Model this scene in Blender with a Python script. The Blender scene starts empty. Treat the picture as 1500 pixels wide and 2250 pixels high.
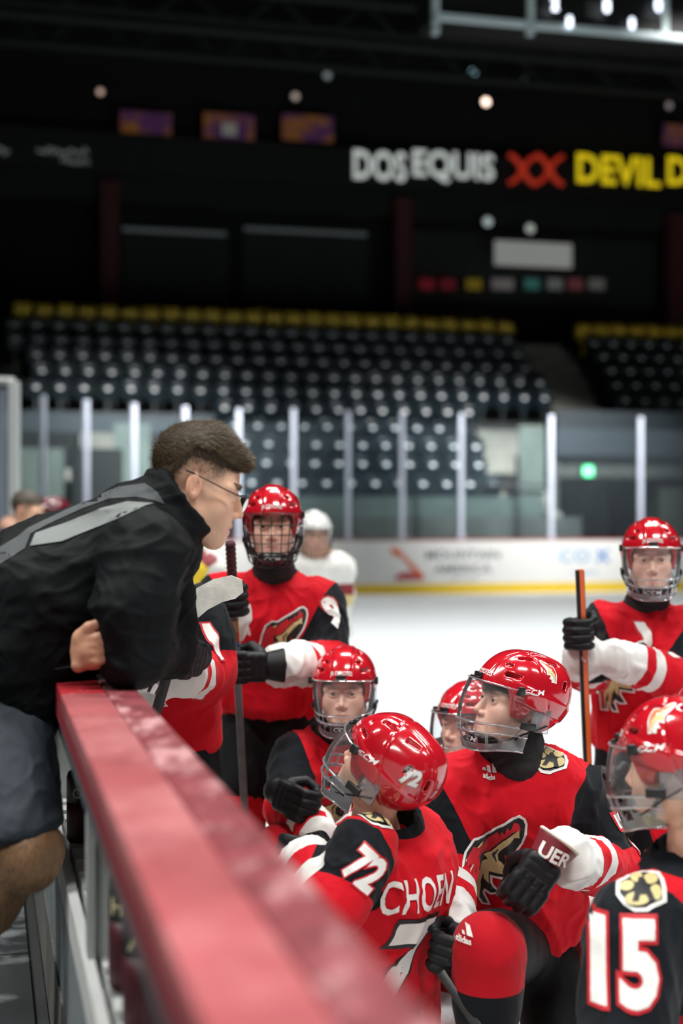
import bpy, bmesh, math, random
import numpy as np
from mathutils import Vector, Matrix
from mathutils.bvhtree import BVHTree

SC = bpy.context.scene
COL = SC.collection
FPX = 3125.0            # 50 mm lens: focal length in pixels of the 1500x2250 frame
CAMZ = 1.40
HOR = 1148.0

# ---------------------------------------------------------------- camera
cd = bpy.data.cameras.new('camera')
cam = bpy.data.objects.new('camera', cd)
COL.objects.link(cam)
SC.camera = cam
cam.location = (0, 0, CAMZ)
cam.rotation_euler = (math.pi / 2, 0, 0)
cd.sensor_fit = 'AUTO'
cd.sensor_width = 36.0
cd.lens = 50.0
cd.shift_y = (HOR - 1125.0) / 2250.0
cd.clip_start = 0.05
cd.clip_end = 200
cd.dof.use_dof = True
cd.dof.focus_distance = 3.38
cd.dof.aperture_fstop = 1.85

# ---------------------------------------------------------------- exposure, world
SC.view_settings.view_transform = 'Standard'
SC.view_settings.look = 'None'
SC.view_settings.gamma = 1.0
SC.view_settings.use_curve_mapping = False
SC.view_settings.exposure = 0.30
w = bpy.data.worlds.new('arena_dark')
SC.world = w
w.use_nodes = True
w.node_tree.nodes['Background'].inputs[0].default_value = (0.42, 1.0, 0.70, 1)
w.node_tree.nodes['Background'].inputs[1].default_value = 0.0075

# direction of the rink boards: U runs away along the near boards, V across the ice
UD = np.array([-.2422, .9702, 0.]); VD = np.array([.9702, .2422, 0.])
def uv(u, v, z=0.): return UD * u + VD * v + np.array([0, 0, z])
def W(px, py, d): return np.array([(px - 750.) / FPX * d, d, CAMZ - (py - HOR) / FPX * d])

# ---------------------------------------------------------------- rink lamps in the truss, plus added fill lamps (area lights)
def lamp(u, v, z, size, power, spread=110, col=(1.0, .985, .95), tgt=None):
    l = bpy.data.lights.new('rink_or_fill_lamp', 'AREA'); l.shape = 'RECTANGLE'; l.size, l.size_y = size if isinstance(size, tuple) else (size, size)
    l.energy = power; l.color = col; l.spread = math.radians(spread)
    o = bpy.data.objects.new('rink_or_fill_lamp', l); COL.objects.link(o)
    p = uv(u, v, z); o.location = p
    if tgt is not None:
        dr = Vector(tgt) - Vector(p)
        o.rotation_euler = dr.to_track_quat('-Z', 'Y').to_euler()
    return o
LP = 200
for uu, k_ in ((-2, 1.15), (7, 1.0), (16, .85)):
    for vv in (3, 11, 19):
        lamp(uu, vv, 11.5, (4.5, 1.3), LP * 2.1 * k_, 110 if uu < 12 else 92)
lamp(24.6, 8, 11.5, (1.3, 5), LP * .9, 112)
for uu in (-4, 4):  # added fill lamps above the bench, put in to light the faces
    lamp(uu, -5, 9.5, (4.0, 1.3), LP * 2.6, 120)
# two added lamps that brighten the lower seats behind the end boards
for vv in (4, 12):
    lamp(18, vv, 11.0, 1.0, 260, 38, tgt=uv(30.2, vv - 1, 1.6))

# ================================================================ materials
MATS = {}
def mat(name, col, rough=.5, metal=0., spec=.5, bump=None, var=None, coat=0., sheen=0., emit=None, alpha=None):
    """bump=(scale,strength,dist)  var=(scale,amount)"""
    if name in MATS: return MATS[name]
    m = bpy.data.materials.new(name); m.use_nodes = True
    nt = m.node_tree; b = nt.nodes['Principled BSDF']
    b.inputs['Base Color'].default_value = (*col, 1)
    b.inputs['Roughness'].default_value = rough
    b.inputs['Metallic'].default_value = metal
    b.inputs['Specular IOR Level'].default_value = spec
    b.inputs['Coat Weight'].default_value = coat
    b.inputs['Coat Roughness'].default_value = .06
    b.inputs['Sheen Weight'].default_value = sheen
    if emit:
        b.inputs['Emission Color'].default_value = (*emit[0], 1); b.inputs['Emission Strength'].default_value = emit[1]
    tc = nt.nodes.new('ShaderNodeTexCoord')
    if var:
        n = nt.nodes.new('ShaderNodeTexNoise'); n.inputs['Scale'].default_value = var[0]; n.inputs['Detail'].default_value = 5
        nt.links.new(tc.outputs['Object'], n.inputs['Vector'])
        mx = nt.nodes.new('ShaderNodeMixRGB'); mx.blend_type = 'MULTIPLY'
        mx.inputs[1].default_value = (*col, 1)
        rr = nt.nodes.new('ShaderNodeValToRGB')
        rr.color_ramp.elements[0].position = .3; rr.color_ramp.elements[1].position = .7
        lo = 1 - var[1]; rr.color_ramp.elements[0].color = (lo, lo, lo, 1)
        nt.links.new(n.outputs['Fac'], rr.inputs[0]); mx.inputs[0].default_value = 1
        nt.links.new(rr.outputs[0], mx.inputs[2]); nt.links.new(mx.outputs[0], b.inputs['Base Color'])
    if bump:
        n = nt.nodes.new('ShaderNodeTexNoise'); n.inputs['Scale'].default_value = bump[0]; n.inputs['Detail'].default_value = 4
        nt.links.new(tc.outputs['Object'], n.inputs['Vector'])
        bp = nt.nodes.new('ShaderNodeBump'); bp.inputs['Strength'].default_value = bump[1]; bp.inputs['Distance'].default_value = bump[2]
        nt.links.new(n.outputs['Fac'], bp.inputs['Height']); nt.links.new(bp.outputs[0], b.inputs['Normal'])
    MATS[name] = m
    return m

def mat_zones(name, base, black, white, rough=.8, sheen=.06):
    """three colours laid out by the signed fields 'fb' and 'fw' stored on the mesh"""
    m = mat(name, base, rough, bump=(900, .25, .0006), sheen=sheen, spec=.12)
    nt = m.node_tree; b = nt.nodes['Principled BSDF']
    prev = None
    for at, c in (('fb', black), ('fw', white)):
        a = nt.nodes.new('ShaderNodeAttribute'); a.attribute_name = at
        lt = nt.nodes.new('ShaderNodeMath'); lt.operation = 'LESS_THAN'; lt.inputs[1].default_value = 0
        nt.links.new(a.outputs['Fac'], lt.inputs[0])
        mx = nt.nodes.new('ShaderNodeMixRGB'); mx.inputs[2].default_value = (*c, 1)
        if prev: nt.links.new(prev.outputs[0], mx.inputs[1])
        else: mx.inputs[1].default_value = (*base, 1)
        nt.links.new(lt.outputs[0], mx.inputs[0]); prev = mx
    nt.links.new(prev.outputs[0], b.inputs['Base Color'])
    return m

def mat_skin(name, rough=.42, sss=.12):
    m = mat(name, (.7, .4, .3), rough, bump=(350, .12, .0006), spec=.4)
    nt = m.node_tree; b = nt.nodes['Principled BSDF']
    a = nt.nodes.new('ShaderNodeAttribute'); a.attribute_name = 'Col'
    nt.links.new(a.outputs['Color'], b.inputs['Base Color'])
    b.inputs['Subsurface Weight'].default_value = sss
    b.inputs['Subsurface Radius'].default_value = (.012, .005, .003)
    return m

def mat_clear(name, tint=(1, 1, 1), gloss=.12, rough=.03, milky=0., mcol=(.8, .85, .9)):
    m = bpy.data.materials.new(name); m.use_nodes = True
    nt = m.node_tree; nt.nodes.clear()
    out = nt.nodes.new('ShaderNodeOutputMaterial')
    tr = nt.nodes.new('ShaderNodeBsdfTransparent'); tr.inputs[0].default_value = (*tint, 1)
    gl = nt.nodes.new('ShaderNodeBsdfGlossy'); gl.inputs['Roughness'].default_value = rough
    lw = nt.nodes.new('ShaderNodeLayerWeight'); lw.inputs[0].default_value = gloss
    mx = nt.nodes.new('ShaderNodeMixShader')
    nt.links.new(lw.outputs['Fresnel'], mx.inputs[0]); nt.links.new(tr.outputs[0], mx.inputs[1]); nt.links.new(gl.outputs[0], mx.inputs[2])
    last = mx
    if milky:
        df = nt.nodes.new('ShaderNodeBsdfDiffuse'); df.inputs[0].default_value = (*mcol, 1)
        m2 = nt.nodes.new('ShaderNodeMixShader'); m2.inputs[0].default_value = milky
        nt.links.new(mx.outputs[0], m2.inputs[1]); nt.links.new(df.outputs[0], m2.inputs[2]); last = m2
    nt.links.new(last.outputs[0], out.inputs['Surface'])
    MATS[name] = m
    return m

RED = (.56, .006, .016); BLK = (.006, .008, .011); WHT = (.74, .74, .72)
M_JER = mat_zones('jersey_cloth', RED, BLK, WHT)
M_SOCK = mat_zones('sock_knit', (.42, .006, .014), BLK, WHT, .85)
M_PANT = mat('pant_nylon', (.005, .006, .007), .65, bump=(300, .2, .001), spec=.15)
M_GLOVE = mat('glove_leather', (.006, .007, .009), .5, bump=(400, .2, .0008), spec=.25)
M_GCUFF = mat('glove_cuff_maroon', (.16, .012, .02), .5)
M_GWHT = mat('glove_lining', (.62, .58, .5), .7, bump=(200, .2, .001))
M_SHELL = mat('helmet_shell', (.50, .008, .018), .16, coat=1.0, spec=.6)
M_BLKP = mat('black_plastic', (.012, .012, .013), .35)
M_LINER = mat('helmet_foam', (.015, .015, .016), .8)
M_CLEAR = mat_clear('visor_clear', (.97, .98, .985), .09, .02, .025, (.9, .95, 1))
M_BARS = mat_clear('visor_bars', (.90, .92, .94), .35, .10, .13, (.85, .9, .97))
M_GLASS = mat_clear('rink_glass', (.88, .93, .95), .10, .02, .018, (.55, .65, .75))  # milky share paints bluish haze and reflections into the panes
M_WIRE = mat('cage_wire', (.03, .03, .032), .25, metal=.6)
M_SKIN = mat_skin('skin')
M_EYEW = mat('eye_white', (.75, .74, .72), .15)
M_IRIS = mat('eye_iris', (.06, .045, .03), .1)
M_WHT = mat('print_white', (.80, .80, .78), .6)
M_NAVY = mat('print_black', (.010, .011, .014), .6)
M_PRED = mat('print_red', (.50, .008, .018), .6)
M_GOLD = mat('print_gold', (.62, .52, .24), .6)
M_MAR = mat('print_maroon', (.20, .01, .02), .6)
M_GREY = mat('print_grey', (.3, .3, .3), .6)

# ================================================================ object helpers
def tag(o, label=None, cat=None, group=None, kind=None):
    if label: o['label'] = label
    if cat: o['category'] = cat
    if group: o['group'] = group
    if kind: o['kind'] = kind
    return o
def empty(name, loc=(0, 0, 0), label=None, cat=None, group=None, kind=None):
    o = bpy.data.objects.new(name, None); COL.objects.link(o); o.location = loc; o.empty_display_size = .1
    return tag(o, label, cat, group, kind)
def link(name, me, parent=None, world=True):
    """link a mesh whose vertices are in world space; shift it to its parent's frame"""
    o = bpy.data.objects.new(name, me); COL.objects.link(o)
    if parent is not None:
        o.parent = parent
        if world:
            o.matrix_parent_inverse = root_world(parent).inverted()
    return o
def root_world(o):
    m = o.matrix_parent_inverse @ local_m(o)
    while o.parent is not None:
        o = o.parent; m = (o.matrix_parent_inverse @ local_m(o)) @ m
    return m
def local_m(o):
    return Matrix.LocRotScale(o.location, o.rotation_euler, o.scale)
def mesh_np(name, V, Fq, mats, smooth=True, mi=None):
    """V (n,3) array; Fq list/array of faces (all same length) or list of lists"""
    me = bpy.data.meshes.new(name)
    V = np.asarray(V, dtype=np.float32)
    if isinstance(Fq, np.ndarray) and len(Fq):
        k = Fq.shape[1]
        me.vertices.add(len(V)); me.vertices.foreach_set('co', V.ravel())
        me.loops.add(Fq.size); me.loops.foreach_set('vertex_index', Fq.astype(np.int32).ravel())
        me.polygons.add(len(Fq)); me.polygons.foreach_set('loop_start', np.arange(0, Fq.size, k, dtype=np.int32))
        me.update(calc_edges=True)
    else:
        me.from_pydata(V.tolist(), [], [list(f) for f in Fq])
    if smooth: me.polygons.foreach_set('use_smooth', np.ones(len(me.polygons), dtype=bool))
    if not isinstance(mats, (list, tuple)): mats = [mats]
    for m in mats: me.materials.append(m)
    if mi is not None: me.polygons.foreach_set('material_index', np.asarray(mi, dtype=np.int32))
    me.update()
    return me

class MB:
    """collects simple shapes into one mesh"""
    def __init__(s): s.v = []; s.f = []; s.mi = []
    def add(s, V, Fc, m=0):
        b = len(s.v); s.v += [tuple(p) for p in V]; s.f += [tuple(i + b for i in f) for f in Fc]; s.mi += [m] * len(Fc); return s
    def box(s, c, h, ax=None, m=0, bev=0.):
        A = np.eye(3) if ax is None else np.array(ax)
        c = np.array(c, float); h = np.array(h, float)
        if bev <= 0:
            V = [c + A[0] * h[0] * x + A[1] * h[1] * y + A[2] * h[2] * z for x in (-1, 1) for y in (-1, 1) for z in (-1, 1)]
            Fc = [(0, 1, 3, 2), (4, 6, 7, 5), (0, 4, 5, 1), (2, 3, 7, 6), (0, 2, 6, 4), (1, 5, 7, 3)]
            return s.add(V, Fc, m)
        bm = bmesh.new(); bmesh.ops.create_cube(bm, size=2)
        for v in bm.verts: v.co = Vector((v.co.x * h[0], v.co.y * h[1], v.co.z * h[2]))
        bmesh.ops.bevel(bm, geom=bm.edges[:], offset=bev, segments=2, affect='EDGES', profile=.6)
        bm.verts.index_update()
        V = [c + A[0] * v.co.x + A[1] * v.co.y + A[2] * v.co.z for v in bm.verts]
        Fc = [tuple(v.index for v in f.verts) for f in bm.faces]
        bm.free(); return s.add(V, Fc, m)
    def tube(s, pts, r, n=8, m=0, cap=True, r2=None, closed=False):
        P = [np.array(p, float) for p in pts]; N = len(P)
        rs = r if isinstance(r, (list, tuple, np.ndarray)) else [r] * N
        V = []; up = None
        for i, p in enumerate(P):
            if closed: t = P[(i + 1) % N] - P[i - 1]
            else: t = P[min(i + 1, N - 1)] - P[max(i - 1, 0)]
            t = t / (np.linalg.norm(t) + 1e-12)
            if up is None:
                a = np.array([0, 0, 1.]) if abs(t[2]) < .9 else np.array([1., 0, 0]); up = a
            x = np.cross(t, up); x /= np.linalg.norm(x) + 1e-12; y = np.cross(x, t); up = y
            for k in range(n):
                an = 2 * math.pi * k / n
                V.append(p + (x * math.cos(an) + y * math.sin(an) * (r2 or 1)) * rs[i])
        Fc = []
        for i in range(N if closed else N - 1):
            j = (i + 1) % N
            for k in range(n): Fc.append((i * n + k, i * n + (k + 1) % n, j * n + (k + 1) % n, j * n + k))
        if cap and not closed: Fc += [tuple(range(n - 1, -1, -1)), tuple((N - 1) * n + k for k in range(n))]
        return s.add(V, Fc, m)
    def lathe(s, prof, c=(0, 0, 0), n=20, m=0, ax=None):
        A = np.eye(3) if ax is None else np.array(ax); c = np.array(c, float)
        V = []
        for r, z in prof:
            for k in range(n):
                a = 2 * math.pi * k / n; V.append(c + A[0] * r * math.cos(a) + A[1] * r * math.sin(a) + A[2] * z)
        Fc = []
        for i in range(len(prof) - 1):
            for k in range(n): Fc.append((i * n + k, i * n + (k + 1) % n, (i + 1) * n + (k + 1) % n, (i + 1) * n + k))
        Fc += [tuple(range(n - 1, -1, -1)), tuple((len(prof) - 1) * n + k for k in range(n))]
        return s.add(V, Fc, m)
    def mesh(s, name, mats, smooth=False):
        return mesh_np(name, np.array(s.v), s.f, mats, smooth, s.mi)
    def build(s, name, mats, parent=None, smooth=False, world=True):
        me = s.mesh(name, mats, smooth)
        return link(name, me, parent, world)
def auto_smooth(me, ang=40):
    try: me.set_sharp_from_angle(angle=math.radians(ang))
    except Exception: pass
    return me
AUV = [UD, VD, np.array([0, 0, 1.])]

# ================================================================ noise
_rng = np.random.RandomState(7); _perm = _rng.rand(64, 64, 64).astype(np.float32)
def vnoise(P):
    P = np.asarray(P); i = np.floor(P).astype(int); f = P - i; f = f * f * (3 - 2 * f); r = 0
    for dx in (0, 1):
        for dy in (0, 1):
            for dz in (0, 1):
                wgt = (f[..., 0] if dx else 1 - f[..., 0]) * (f[..., 1] if dy else 1 - f[..., 1]) * (f[..., 2] if dz else 1 - f[..., 2])
                r = r + wgt * _perm[(i[..., 0] + dx) % 64, (i[..., 1] + dy) % 64, (i[..., 2] + dz) % 64]
    return r * 2 - 1

# ================================================================ signed-distance modelling
def nrm(a): a = np.array(a, float); return a / np.linalg.norm(a)
def RC(a, b, ra, rb):
    a = np.array(a, float); b = np.array(b, float); ba = b - a; L = max(ba @ ba, 1e-9)
    def fn(P):
        t = np.clip(((P - a) @ ba) / L, 0, 1)
        return np.sqrt((((P - a) - t[..., None] * ba) ** 2).sum(-1)) - (ra + (rb - ra) * t)
    r = max(ra, rb); return fn, np.minimum(a, b) - r, np.maximum(a, b) + r
def EL(c, r, R=None):
    c = np.array(c, float); r = np.array(r, float); R = np.eye(3) if R is None else np.array(R)
    def fn(P):
        q = (P - c) @ R; k0 = np.sqrt(((q / r) ** 2).sum(-1)); k1 = np.sqrt(((q / r ** 2) ** 2).sum(-1)) + 1e-9
        return np.where(k0 < 1e-3, -min(r), k0 * (k0 - 1) / k1)
    m = np.abs(R) @ r; return fn, c - m, c + m
def BX(c, h, R=None, rad=.01):
    c = np.array(c, float); h = np.array(h, float); R = np.eye(3) if R is None else np.array(R)
    def fn(P):
        q = np.abs((P - c) @ R) - (h - rad)
        return np.sqrt((np.maximum(q, 0) ** 2).sum(-1)) + np.minimum(q.max(-1), 0) - rad
    m = np.abs(R) @ h; return fn, c - m, c + m
def ECYL(c, rx, ry, hz, R, rad=.03, tap=0.):
    """elliptic rounded barrel along local z; tap widens it towards -z"""
    c = np.array(c, float); R = np.array(R)
    def fn(P):
        q = (P - c) @ R; s = 1 - tap * np.clip(q[..., 2] / hz, -1.2, 1.2)
        k = np.sqrt((q[..., 0] / (rx * s)) ** 2 + (q[..., 1] / (ry * s)) ** 2)
        dr = (k - 1) * min(rx, ry) * s + rad; dz = np.abs(q[..., 2]) - hz + rad
        return np.sqrt(np.maximum(dr, 0) ** 2 + np.maximum(dz, 0) ** 2) + np.minimum(np.maximum(dr, dz), 0) - rad
    m = np.abs(R) @ np.array([rx * (1 + abs(tap) * 1.2), ry * (1 + abs(tap) * 1.2), hz]); return fn, c - m, c + m
def smin(a, b, k):
    if k <= 0: return np.minimum(a, b)
    h = np.maximum(k - np.abs(a - b), 0) / k; return np.minimum(a, b) - h * h * k * .25

class SDF:
    def __init__(s, h): s.h = h; s.ops = []
    def u(s, p, k=.01): s.ops.append(('u', p, k)); return s
    def sub(s, p, k=.004): s.ops.append(('s', p, k)); return s
    def cut(s, fn, k=.0): s.ops.append(('c', (fn, None, None), k)); return s      # keep where fn<0
    def bump(s, fn): s.ops.append(('b', (fn, None, None), 0)); return s
    def run(s, pad=None):
        h = s.h; pad = pad or 3 * h
        lo = np.min([p[1] for o, p, k in s.ops if o == 'u'], axis=0) - pad
        hi = np.max([p[2] for o, p, k in s.ops if o == 'u'], axis=0) + pad
        n = np.ceil((hi - lo) / h).astype(int) + 1
        ax = [lo[i] + h * np.arange(n[i]) for i in range(3)]
        Fd = np.full(n, 1.0, dtype=np.float32)
        def block(l, hh):
            i0 = np.clip(np.floor((l - lo) / h).astype(int), 0, n); i1 = np.clip(np.ceil((hh - lo) / h).astype(int) + 1, 0, n)
            sl = tuple(slice(i0[i], i1[i]) for i in range(3))
            P = np.stack(np.meshgrid(ax[0][sl[0]], ax[1][sl[1]], ax[2][sl[2]], indexing='ij'), -1)
            return sl, P
        for o, p, k in s.ops:
            if o in 'us':
                m = k + 2.5 * h; sl, P = block(p[1] - m, p[2] + m)
                if P.size == 0: continue
                d = p[0](P)
                if o == 'u': Fd[sl] = smin(Fd[sl], d, k)
                else: Fd[sl] = -smin(-Fd[sl], d, k)
            else:
                sl, P = block(lo, hi)
                if o == 'c': Fd = -smin(-Fd, -p[0](P), k)
                else: Fd = Fd + p[0](P)
        return surface_nets(Fd, lo, h)

def surface_nets(Fd, lo, h):
    S = Fd < 0; n = Fd.shape
    c = lambda A, i, j, k: A[i:n[0] - 1 + i, j:n[1] - 1 + j, k:n[2] - 1 + k]
    cnt = sum(c(S, i, j, k).astype(np.int8) for i in (0, 1) for j in (0, 1) for k in (0, 1))
    act = (cnt > 0) & (cnt < 8); I = np.argwhere(act)
    if len(I) == 0: return np.zeros((0, 3)), np.zeros((0, 4), int)
    idx = -np.ones(act.shape, dtype=np.int64); idx[act] = np.arange(len(I))
    cv = {}
    for i in (0, 1):
        for j in (0, 1):
            for k in (0, 1): cv[i, j, k] = Fd[I[:, 0] + i, I[:, 1] + j, I[:, 2] + k].astype(np.float64)
    acc = np.zeros((len(I), 3)); num = np.zeros(len(I))
    for a in range(3):
        for p in (0, 1):
            for q in (0, 1):
                o0 = [p, q]; o0.insert(a, 0); o1 = [p, q]; o1.insert(a, 1)
                A = cv[tuple(o0)]; B = cv[tuple(o1)]; m = (A < 0) != (B < 0)
                t = np.where(m, A / np.where(m, A - B, 1), 0)
                pos = np.array(o0, float)[None] + np.eye(3)[a][None] * t[:, None]
                acc += pos * m[:, None]; num += m
    V = lo + h * (I + acc / num[:, None])
    Fs = []
    for a in range(3):
        b, d = (a + 1) % 3, (a + 2) % 3
        s0 = [slice(1, n[i] - 1) for i in range(3)]; s1 = list(s0)
        s0[a] = slice(0, n[a] - 1); s1[a] = slice(1, n[a])
        A = S[tuple(s0)]; B = S[tuple(s1)]; E = np.argwhere(A != B)
        if len(E) == 0: continue
        off = np.array([1, 1, 1]); off[a] = 0; G = E + off
        flip = A[tuple(E.T)]
        def cell(db, dd):
            q = G.copy(); q[:, b] -= db; q[:, d] -= dd; return idx[q[:, 0], q[:, 1], q[:, 2]]
        Q = np.stack([cell(1, 1), cell(0, 1), cell(0, 0), cell(1, 0)], 1)
        Q[~flip] = Q[~flip][:, ::-1]; Fs.append(Q)
    return V, np.concatenate(Fs)

def vnormals(V, Q):
    e1 = V[Q[:, 2]] - V[Q[:, 0]]; e2 = V[Q[:, 3]] - V[Q[:, 1]]; N = np.cross(e1, e2)
    out = np.zeros_like(V)
    for k in range(4): np.add.at(out, Q[:, k], N)
    return out / (np.linalg.norm(out, axis=1, keepdims=True) + 1e-12)
def relax(V, Q, it=1, lam=.5):
    for _ in range(it):
        acc = np.zeros_like(V); num = np.zeros(len(V))
        for k in range(4):
            a, b = Q[:, k], Q[:, (k + 1) % 4]
            np.add.at(acc, a, V[b]); np.add.at(num, a, 1); np.add.at(acc, b, V[a]); np.add.at(num, b, 1)
        V = V + lam * (acc / np.maximum(num, 1)[:, None] - V)
    return V
def setattr_f(me, name, arr):
    a = me.attributes.new(name, 'FLOAT', 'POINT'); a.data.foreach_set('value', np.asarray(arr, dtype=np.float32))
def setattr_c(me, name, arr):
    a = me.attributes.new(name, 'FLOAT_COLOR', 'POINT')
    c = np.ones((len(arr), 4), dtype=np.float32); c[:, :3] = arr; a.data.foreach_set('color', c.ravel())

# ================================================================ flat artwork and projection onto surfaces
def _curve_mesh(cu):
    o = bpy.data.objects.new('tmp', cu); COL.objects.link(o)
    dg = bpy.context.evaluated_depsgraph_get(); dg.update()
    me = bpy.data.meshes.new_from_object(o.evaluated_get(dg))
    V = np.array([v.co[:] for v in me.vertices]).reshape(-1, 3); Fc = [tuple(p.vertices) for p in me.polygons]
    bpy.data.objects.remove(o); bpy.data.curves.remove(cu); bpy.data.meshes.remove(me)
    return V, Fc
_tc = {}
def text2d(s, h, squeeze=.8, bold=.03, shear=0., space=1.0):
    """letters as flat faces: height h, centred; returns (V2, faces)"""
    key = (s, round(squeeze, 3), round(bold, 3), shear, space)
    if key not in _tc:
        cu = bpy.data.curves.new('t', 'FONT'); cu.body = s; cu.size = 1.0; cu.align_x = 'CENTER'
        cu.offset = bold; cu.resolution_u = 3; cu.fill_mode = 'BOTH' if hasattr(cu, 'fill_mode') else cu.fill_mode
        cu.shear = shear; cu.space_character = space
        V, Fc = _curve_mesh(cu)
        _tc[key] = (V[:, :2] * np.array([squeeze, 1.0]), Fc)
    V, Fc = _tc[key]
    caph = .73
    V = (V - np.array([0, caph / 2])) * (h / caph)
    return V, Fc
def poly2d(pts, off=0., closed=True):
    """filled polygon(s): pts = list of loops; off grows the outline"""
    if not isinstance(pts[0][0], (tuple, list, np.ndarray)): pts = [pts]
    cu = bpy.data.curves.new('p', 'CURVE'); cu.dimensions = '2D'; cu.fill_mode = 'BOTH'; cu.offset = 0
    for loop in pts:
        L = np.array(loop, float)
        if off:
            ar = np.sum(L[:, 0] * np.roll(L[:, 1], -1) - np.roll(L[:, 0], -1) * L[:, 1])
            if ar < 0: L = L[::-1]
            a = L - np.roll(L, 1, 0); b = np.roll(L, -1, 0) - L
            na = np.stack([a[:, 1], -a[:, 0]], 1); na /= np.linalg.norm(na, axis=1, keepdims=True) + 1e-12
            nb = np.stack([b[:, 1], -b[:, 0]], 1); nb /= np.linalg.norm(nb, axis=1, keepdims=True) + 1e-12
            mm = na + nb; mm = mm / np.maximum((mm * mm).sum(1, keepdims=True) / 2, .7); L = L + mm * off
        sp = cu.splines.new('POLY'); sp.points.add(len(L) - 1); sp.use_cyclic_u = True
        for i, p in enumerate(L): sp.points[i].co = (p[0], p[1], 0, 1)
    V, Fc = _curve_mesh(cu)
    return V[:, :2], Fc

def make_bvh(me):
    n = len(me.vertices); V = np.empty(n * 3, dtype=np.float32); me.vertices.foreach_get('co', V)
    return BVHTree.FromPolygons([Vector(p) for p in V.reshape(-1, 3).tolist()], [tuple(p.vertices) for p in me.polygons])
def decal(layers, o, Uv, Vv, bvh, lift=.0012, grid=.008, reach=.15, back=.4, raydir=None, step=.0008, eye=None, maxe=8):
    """layers: list of (V2, faces, material). Projects the artwork along -N onto the surface. Returns mesh."""
    Uv = nrm(Uv); Vv = np.array(Vv, float); Vv = nrm(Vv - (Vv @ Uv) * Uv); N = np.cross(Uv, Vv); o = np.array(o, float)
    Vs = []; Fs = []; mi = []; mats = []
    for li, (V2, Fc, m) in enumerate(layers):
        bm = bmesh.new(); vs = [bm.verts.new((float(p[0]), float(p[1]), 0)) for p in V2]
        for f in Fc:
            try: bm.faces.new([vs[i] for i in f])
            except ValueError: pass
        mn = V2.min(0); mx = V2.max(0)
        for axn in (0, 1):
            x = math.floor(mn[axn] / grid) * grid + grid
            while x < mx[axn]:
                co = [0, 0, 0]; co[axn] = x; no = [0, 0, 0]; no[axn] = 1
                bmesh.ops.bisect_plane(bm, geom=bm.verts[:] + bm.edges[:] + bm.faces[:], plane_co=co, plane_no=no, dist=1e-6)
                x += grid
        bm.verts.index_update(); base = len(Vs); ok = {}
        if m not in mats: mats.append(m)
        for v in bm.verts:
            q = o + Uv * v.co.x + Vv * v.co.y
            if eye is not None: dr = q - np.array(eye); dr = dr / np.linalg.norm(dr)
            else: dr = -N
            p = q - dr * reach
            hit, nn, _, _ = bvh.ray_cast(Vector(p), Vector(dr), reach + back)
            if hit is not None:
                if nn.dot(Vector(dr)) > 0: nn = -nn
                ok[v.index] = len(Vs); Vs.append(np.array(hit) + (np.array(nn) * .5 - dr * .5) * (lift + step * li))
        for f in bm.faces:
            ix = [v.index for v in f.verts]
            if all(i in ok for i in ix):
                g = [ok[i] for i in ix]
                e = max(np.linalg.norm(Vs[g[a]] - Vs[g[a - 1]]) for a in range(len(g)))
                if e < grid * maxe: Fs.append(g); mi.append(mats.index(m))
        bm.free()
    if not Fs: return None
    me = mesh_np('art', np.array(Vs), Fs, mats, True, mi)
    return me
def put_decal(name, me, parent):
    if me is None: print('decal missed', name, parent.name); return None
    return link(name, me, parent)
# ================================================================ SETTING
M_ICE = mat('ice', (.635, .675, .70), .45, bump=(3.0, .05, .01), spec=.15, var=(1.2, .05))
nt = M_ICE.node_tree
M_CONC = mat('concrete_dark', (.030, .034, .034), .85, var=(2, .4))
M_STEP = mat('concrete_steps', (.34, .33, .29), .85, var=(3, .35))
M_CWALL = mat('concrete_wall', (.10, .105, .095), .85, var=(1.5, .4))
M_GRNW = mat('green_tinted_panel', (.11, .14, .125), .4, var=(2, .3))
M_VOID = mat('dark_wall_paint', (.008, .010, .009), .9, var=(1, .3))
M_DKBL = mat('navy_panel', (.020, .032, .042), .6, var=(2, .2))
M_BRD = mat('board_white', (.80, .80, .79), .3, var=(2, .04))
M_KICK = mat('board_yellow', (.82, .56, .03), .4)
M_CAPR = mat('board_cap_red', (.30, .05, .05), .35)

U0 = 26.56; RC_ = 6.0; VC = 5.5
def rail_path(n_arc=26):
    P = [(U0, v) for v in np.arange(27, VC, -1.5)]
    for i in range(n_arc + 1):
        a = math.pi / 2 * i / n_arc
        P.append((U0 - RC_ + RC_ * math.cos(a), VC - RC_ * math.sin(a)))
    P += [(u, VC - RC_) for u in np.arange(U0 - RC_ - 1, 13.5, -1.0)]
    return P
PATH = rail_path()
PL = [0]
for a, b in zip(PATH[:-1], PATH[1:]): PL.append(PL[-1] + math.hypot(b[0] - a[0], b[1] - a[1]))
def path_at(s):
    s = min(max(s, 0), PL[-1] - 1e-4)
    i = max(k for k in range(len(PL)) if PL[k] <= s); i = min(i, len(PATH) - 2)
    t = (s - PL[i]) / (PL[i + 1] - PL[i]); a, b = PATH[i], PATH[i + 1]
    p = (a[0] + (b[0] - a[0]) * t, a[1] + (b[1] - a[1]) * t)
    d = np.array([b[0] - a[0], b[1] - a[1]]); d /= np.linalg.norm(d)
    return p, d
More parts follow.
